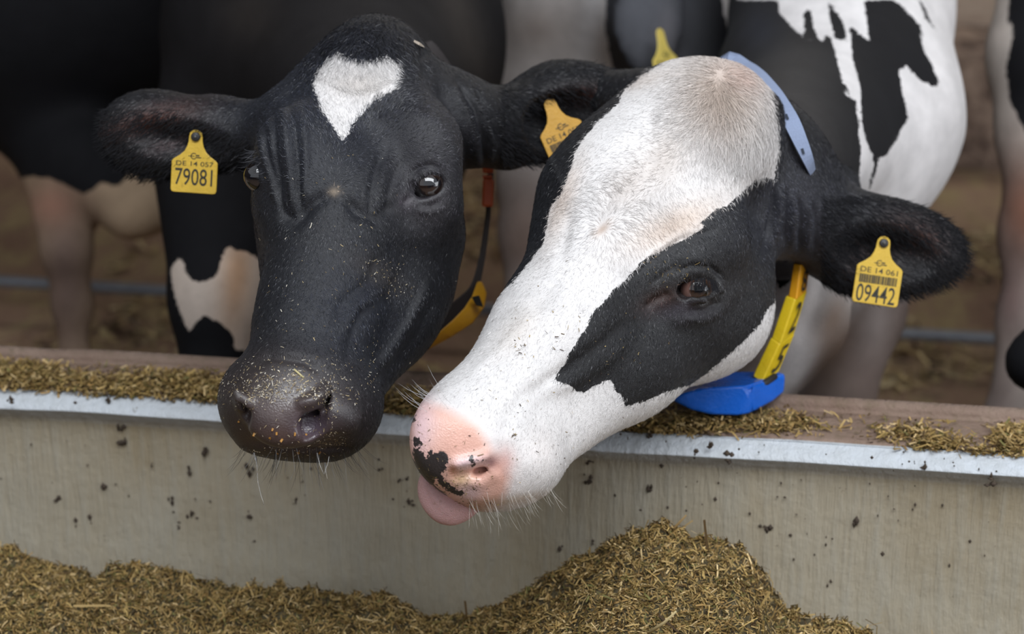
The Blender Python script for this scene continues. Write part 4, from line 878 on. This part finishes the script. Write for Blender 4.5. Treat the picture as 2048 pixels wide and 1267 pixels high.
def ear_tag(label, px, py, d, ang, tilt, turn, H_, texts, col, dirt=.5, pin=True, sx=1.):
    A = rot_axes(ang, tilt, turn); u = d/F; O = c2w(cp(px, py, d))[0]
    W3 = lambda v_: v_[0]*RT+v_[1]*DN+v_[2]*FW
    ex, ey, n = W3(A[0])*u*sx, W3(A[1])*u, -W3(A[2]); fr = (O, ex, ey, n)
    e = empty('ear_tag', O, label, 'ear tag')
    pl = np.array(tag_outline(H_)); m_ = len(pl); th = .0007
    Fv, Bv = planar(pl, None, fr, th), planar(pl, None, fr, -th)
    inn = pl.copy(); c_ = np.array([0, H_*.55]); inn = inn+(c_-inn)/np.linalg.norm(c_-inn, axis=1, keepdims=True)*1.3
    Fi = planar(inn, None, fr, th*1.6); Vv = np.concatenate([Fi, Fv, Bv]); I = np.arange(m_); J = (I+1) % m_
    cen = planar([(0, 62)], None, fr, th*1.6); cb = planar([(0, 62)], None, fr, -th); Vv = np.concatenate([Vv, cen, cb]); ci = 3*m_
    T = [np.stack([np.full(m_, ci), J, I], 1), np.stack([np.full(m_, ci+1), I+2*m_, J+2*m_], 1)]
    # a fan from one centre would cross the waisted outline: bridge left and right halves instead
    k = (m_-1)//2; rows = [(i, (m_-i) % m_) for i in range(0, k+2) if i <= (m_-i) % m_ or i == 0]
    front_f, back_f = [], []
    for (a, b), (a2, b2) in zip(rows[:-1], rows[1:]):
        f = (a, a2, b2, b); front_f.append(f); back_f.append(tuple(2*m_+q for q in f[::-1]))
    quads = np.array([(i, j, j+m_, i+m_) for i, j in zip(I, J)]+[(i+m_, j+m_, j+2*m_, i+2*m_) for i, j in zip(I, J)]+front_f+back_f)
    mesh('plate', Vv[:3*m_], quads, tag_plastic('tag_plastic', col, dirt), e, smooth=False)
    for kind, *a in texts:
        P, Fc = text_flat(*a) if kind == 't' else (logo(*a) if kind == 'l' else bars(*a))
        poly_mesh({'t': 'lettering', 'l': 'emblem', 'b': 'barcode'}[kind], planar(P, None, fr, th*1.6+.00025), Fc, INK, e)
    if pin:
        V, Q = tube([O-n*.004, O+n*.0035, O+n*.0045], [.0052, .0052, .0038], 18, nrm=(.3, .2, 1)); mesh('button', V, Q, plain('button_rubber', (.03, .03, .032), .45), e)
        V, Q = tube([O+n*.0045, O+n*.0060], [.0018, .0012], 10, nrm=(.3, .2, 1)); mesh('pin', V, Q, plain('pin_tip', (.12, .12, .11), .4), e)
    return e
r3 = np.random.default_rng(11)
def barcode(x0, x1, y0, y1):
    out = []; x = x0
    while x < x1-1:
        w_ = r3.choice([.9, 1.3, 2.4, 3.4]); out.append((x, y0, min(x+w_, x1), y1)); x += w_+r3.choice([.7, .9, 1.3])
    return out
YEL = (.72, .46, .055)
mn = lambda L_: min(a for a in L_ if a)
ear_tag('yellow tag 79081 hanging in the ear at the left, black cow', 392, 273, mn(dT1)-.008, 4, 8, 0, 113,
        [('l', -2, 39, 6.5), ('t', 'DE 14 057', -37, 49.5, 38, 59), ('t', '79081', -38, 64, 37, 98)], YEL, .45)
ear_tag('stained yellow tag half hidden behind the white-faced head, in the black cow\'s ear', 1101, 211, mn(dT2)-.010, -24, 4, 10, 116,
        [('l', 2, 47, 7), ('t', 'DE 14 057', -37, 58, 38, 69), ('b', barcode(-36, 36, 73, 88)), ('t', '79081', -38, 92, 37, 114)], (.66, .35, .05), .8, False, .98)
ear_tag('yellow tag 09442 with a barcode in the ear at the right, white-faced cow', 1767, 486, dT3-.004, 8.5, 0, 0, 124,
        [('l', -2, 41, 6.5), ('t', 'DE 14 061', -38, 51, 37, 62), ('b', barcode(-38, 38, 66, 83)), ('t', '09442', -40, 86, 38, 121)], YEL, .4)
ear_tag('small bright yellow tag seen edge-on behind the white poll', 1321, 70, 2.80, -16, 6, 52, 112,
        [('l', 2, 40, 7), ('t', 'DE 14', -34, 52, 30, 62)], (.86, .66, .16), .1, False)
# ============ collars
import bmesh
def solid(name, pts, mat, parent, bev=.0015, hull=True, seg=2):
    bm = bmesh.new(); vs_ = [bm.verts.new(tuple(np.array(p)-np.array(parent_world(parent)))) for p in pts]
    r_ = bmesh.ops.convex_hull(bm, input=vs_); bmesh.ops.delete(bm, geom=[g for g in r_['geom_interior'] if isinstance(g, bmesh.types.BMVert)], context='VERTS')
    bmesh.ops.dissolve_limit(bm, angle_limit=.02, verts=bm.verts, edges=bm.edges)
    bmesh.ops.bevel(bm, geom=list(bm.edges), offset=bev, segments=seg, affect='EDGES', profile=.5)
    bmesh.ops.recalc_face_normals(bm, faces=bm.faces)
    me = bpy.data.meshes.new(name); bm.to_mesh(me); bm.free(); me.materials.append(mat)
    for p in me.polygons: p.use_smooth = False
    o = bpy.data.objects.new(name, me); sc.collection.objects.link(o); o.parent = parent; return o
def band(name, pts, widths, nrm, th, mat, parent, sub_=6):
    """flat strap along a smooth path; nrm = outward direction at each point"""
    P = smooth_profile(pts, sub_); Wd = smooth_profile(np.stack([widths, widths], 1), sub_)[:, 0]; Nm = unit(smooth_profile(nrm, sub_))
    T = unit(np.gradient(P, axis=0)); S = unit(np.cross(T, Nm)); V = []
    for a, b in ((-.5, 1), (.5, 1), (.5, 0), (-.5, 0)): V.append(P+S*a*Wd[:, None]+Nm*b*th)
    V = np.stack(V, 1).reshape(-1, 3); I = np.arange(len(V)).reshape(-1, 4); J = np.roll(I, -1, 1)
    Q = np.stack([I[:-1], I[1:], J[1:], J[:-1]], -1).reshape(-1, 4); Q = np.concatenate([Q, I[:1, ::-1], I[-1:]])
    return mesh(name, V, Q, mat, parent, smooth=False)
def surf(vols, px, py, dflt):
    z = [q.depth(px, py) for q in vols]; z = [q for q in z if q]; return min(z) if z else dflt
WEB = plain('blue_webbing', (.27, .33, .48), .75, (900, .0008), var=.06, scale=500)
colB = empty('cow_collar', at(1540, 700, 2.3), 'pale blue webbing collar with yellow number blocks 825 and a blue weight', 'collar')
pp = [(1395, 190, 30), (1452, 124, 34), (1486, 131, 38), (1514, 148, 40), (1546, 184, 38), (1577, 234, 35), (1602, 288, 28), (1621, 334, 20), (1632, 368, 16)]
SD = [2.40, 2.32, 2.285, 2.25, 2.205, 2.168, 2.162, 2.176, 2.23]
P = np.array([at(a, b, z) for (a, b, w_), z in zip(pp, SD)]); Wd = np.array([w_*2.28/F for *_, w_ in pp])
cB = at(1600, 330, 2.75)
N_ = np.array([(-FW*.9+RT*.25) for q in P]); band('strap', P, Wd, N_, .0022, WEB, colB)
for a, b, g in ((1524, 167, 50), (1574, 233, 68), (1606, 302, 72)):
    d_ = float(np.interp(b, [q[1] for q in pp[1:]], SD[1:]))-.0075; c_ = at(a, b, d_); u_ = (RT*math.cos(math.radians(g))+DN*math.sin(math.radians(g)))*.0032; w_ = np.cross(u_, FW); w_ = w_/np.linalg.norm(w_)*.0014
    solid('strap_hole_shade', [c_+i*u_+j*w_+k*FW*.0012 for i in (-1, 1) for j in (-1, 1) for k in (0, 1)], plain('hole_shade', (.03, .04, .06), .8), colB, .0004)  # dark block on the strap stands in for a shaded hole
BLK = {'8': ((1587, 527), (1602, 530), (1621, 521), (1576, 594), (1593, 600), (1613, 584)), '2': ((1571, 592), (1591, 598), (1615, 581), (1542, 678), (1561, 688), (1589, 667)), '5': ((1541, 675), (1560, 687), (1590, 667), (1505, 752), (1524, 765), (1557, 745))}
DB = 2.27
for ch, (l1, m1, r1, l2, m2, r2_) in BLK.items():
    L1, M1, R1, L2, M2, R2 = [at(*q, DB+z) for q, z in zip((l1, m1, r1, l2, m2, r2_), (.006, 0, .026, .006, 0, .026))]
    cl = (.80, .36, .012) if ch == '8' else (.80, .56, .012)
    b_ = solid('number_block', [L1, M1, R1, L1+R1-M1, L2, M2, R2, L2+R2-M2], tag_plastic('block_plastic', cl, .12), colB, .0016, seg=3)
    P2, Fc = text_flat(ch, .28, .14, .74, .84) if ch != '8' else text_flat(ch, .28, .22, .74, .84)
    nn = np.cross(R1-M1, M2-M1); nn = nn/np.linalg.norm(nn); nn = nn*(-1 if nn@FW > 0 else 1)
    V = np.array([(M1*(1-u_)+R1*u_)*(1-v_)+(M2*(1-u_)+R2*u_)*v_+nn*.0019 for u_, v_ in P2])
    poly_mesh('numeral', V, Fc, INK, b_)
BLUE = plain('blue_plastic', (.004, .13, .66), .28, (250, .0005), var=.05, spec=.5)
w_pts = [(1346, 786, 2.26), (1400, 764, 2.30), (1440, 743, 2.33), (1500, 748, 2.34), (1566, 742, 2.31), (1571, 750, 2.30), (1569, 783, 2.30), (1546, 802, 2.28), (1502, 826, 2.25), (1480, 831, 2.245), (1422, 829, 2.24), (1380, 819, 2.24), (1350, 803, 2.24), (1330, 790, 2.25), (1508, 776, 2.245), (1400, 776, 2.235), (1360, 790, 2.235), (1540, 790, 2.33), (1420, 800, 2.33), (1500, 770, 2.24)]
solid('weight', [at(*q) for q in w_pts], BLUE, colB, .003, seg=3)
V, Q = tube([at(1515, 772, 2.262), at(1532, 764, 2.27), at(1550, 752, 2.285)], .004, 8); mesh('weight_loop', V, Q, plain('dark_loop', (.02, .02, .022), .6), colB)
ORG = plain('orange_plastic', (.78, .14, .035), .4, (300, .0005)); DKS = plain('dark_strap', (.030, .024, .024), .7, (700, .001))
OCH = tag_plastic('ochre_plastic', (.55, .27, .012), .5)
colA = empty('cow_collar', at(950, 560, 2.4), 'dark strap collar with an orange clip and ochre weight beside the black cow\'s cheek', 'collar')
pth = [(800, 75, 2.42), (835, 86, 2.38), (868, 108, 2.38), (930, 200, 2.42), (975, 300, 2.40), (976, 400, 2.38), (969, 470, 2.36), (958, 535, 2.35), (944, 580, 2.34), (915, 612, 2.33), (860, 660, 2.31), (780, 700, 2.30)]
P = np.array([at(*q) for q in pth]); N_ = np.array([-FW*.55+RT*.85 for _ in pth]); N_ = unit(N_)
band('strap', P, np.array([.020, .020, .020, .016, .010, .008, .008, .010, .014, .018, .020, .020]), N_, .003, DKS, colA)
def clip_box(a, b, wpx, d1, d2, t, mat, name, bev=.0015):
    A_, B_ = at(*a, d1), at(*b, d2); ax = unit((B_-A_)[None])[0]; s_ = unit(np.cross(ax, FW)[None])[0]*wpx*.5*d1/F; n_ = np.cross(ax, s_); n_ = n_/np.linalg.norm(n_)*t*.5
    solid(name, [q+i*s_+j*n_ for q in (A_, B_) for i in (-1, 1) for j in (-1, 1)], mat, colA, bev)
P = np.array([at(a, b, surf([headA], a, b, 2.3)-.003) for a, b in ((828, 82), (846, 92), (868, 108))])
band('strap_end', P, np.array([.0025, .003, .0015]), np.array([-FW]*3), .001, plain('pale_webbing', (.50, .42, .34), .8), colA)
clip_box((976, 318), (976, 346), 21, 2.365, 2.365, .014, ORG, 'clip'); clip_box((975, 350), (975, 358), 19, 2.36, 2.36, .010, ORG, 'clip_neck'); clip_box((977, 359), (975, 413), 22, 2.36, 2.36, .016, ORG, 'clip', .002)
# ochre weight: a bent channel, its open end a dark block
wp = [((963, 562), (955, 562), 2.33), ((973, 585), (944, 592), 2.32), ((969, 612), (928, 616), 2.31), ((946, 645), (905, 640), 2.30), ((905, 672), (880, 662), 2.295), ((846, 704), (840, 700), 2.285)]
front_l = [at(*q[0], q[2]+.012) for q in wp]; front_h = [at(*q[1], q[2]-.008) for q in wp]
V = np.array(front_l+front_h+[p+FW*.03 for p in front_l]+[p+FW*.022 for p in front_h]); k = len(wp); qs = []
for i in range(k-1):
    for a, b in ((0, 1), (1, 3), (3, 2), (2, 0)): qs.append((a*k+i, a*k+i+1, b*k+i+1, b*k+i))
qs += [(0, k, 3*k, 2*k), (k-1, 3*k-1, 4*k-1, 2*k-1)]
o = mesh('weight', V, np.array(qs), OCH, colA); m_ = o.modifiers.new('round', 'BEVEL'); m_.width = .002; m_.segments = 2; m_.limit_method = 'ANGLE'
c_ = at(955, 602, 2.297); solid('weight_opening_shade', [c_+a*RT*.0045+b*DN*.006+q*FW*.006+a*b*DN*.001+b*RT*.0025 for a in (-1, 1) for b in (-1, 1) for q in (0, 1)], plain('hollow_shade', (.006, .005, .004), .9), colA, .001)  # near-black block paints the shaded hollow at the end of the weight

# stalk, maize bits and saliva on the black cow's muzzle
def surf_pt(px, py, off=.001): return at(px, py, (headA.depth(px, py) or 1.97)-off)
V, Q = tube([surf_pt(588, 738), surf_pt(597, 746), surf_pt(607, 755)], .0011, 6); mesh('stalk', V, Q, plain('stalk_straw', lin('c9bd8c'), .6), cowA)
MZ = plain('maize_bit', lin('a8762c'), .6)
r4 = np.random.default_rng(5)
for a, b in ((508, 868), (545, 858), (553, 866), (540, 876), (563, 880), (590, 868), (612, 870), (596, 905), (478, 842), (640, 905), (555, 905)):
    c_ = surf_pt(a, b, .0008); q = r4.normal(0, 1, 3)*.4+DN; q /= np.linalg.norm(q); u_ = np.cross(q, FW); u_ /= np.linalg.norm(u_)
    solid('maize_bit', [c_+i*q*r4.uniform(.0012, .0024)+j*u_*r4.uniform(.0006, .0014)+k*FW*.0004 for i in (-1, 1) for j in (-1, 1) for k in (-1, 1)], MZ, cowA, .0002, seg=1)
s = NT('saliva'); s.set(Base_Color=(.9, .9, .88), Roughness=.08, Transmission_Weight=.75, IOR=1.33); SAL = s.m
for pts in (((512, 912), (514, 935), (516, 965), (522, 990), (528, 1008)), ((508, 905), (514, 930), (515, 945)), ((634, 905), (640, 930), (648, 948), (656, 925), (658, 912)), ((650, 925), (652, 945), (655, 958))):
    d0 = (headA.depth(pts[0][0], pts[0][1]-12) or 1.97)-.002
    V, Q = tube([at(a, b, d0) for a, b in pts], [.0009]+[.00045]*(len(pts)-1), 6); mesh('saliva_thread', V, Q, SAL, cowA)
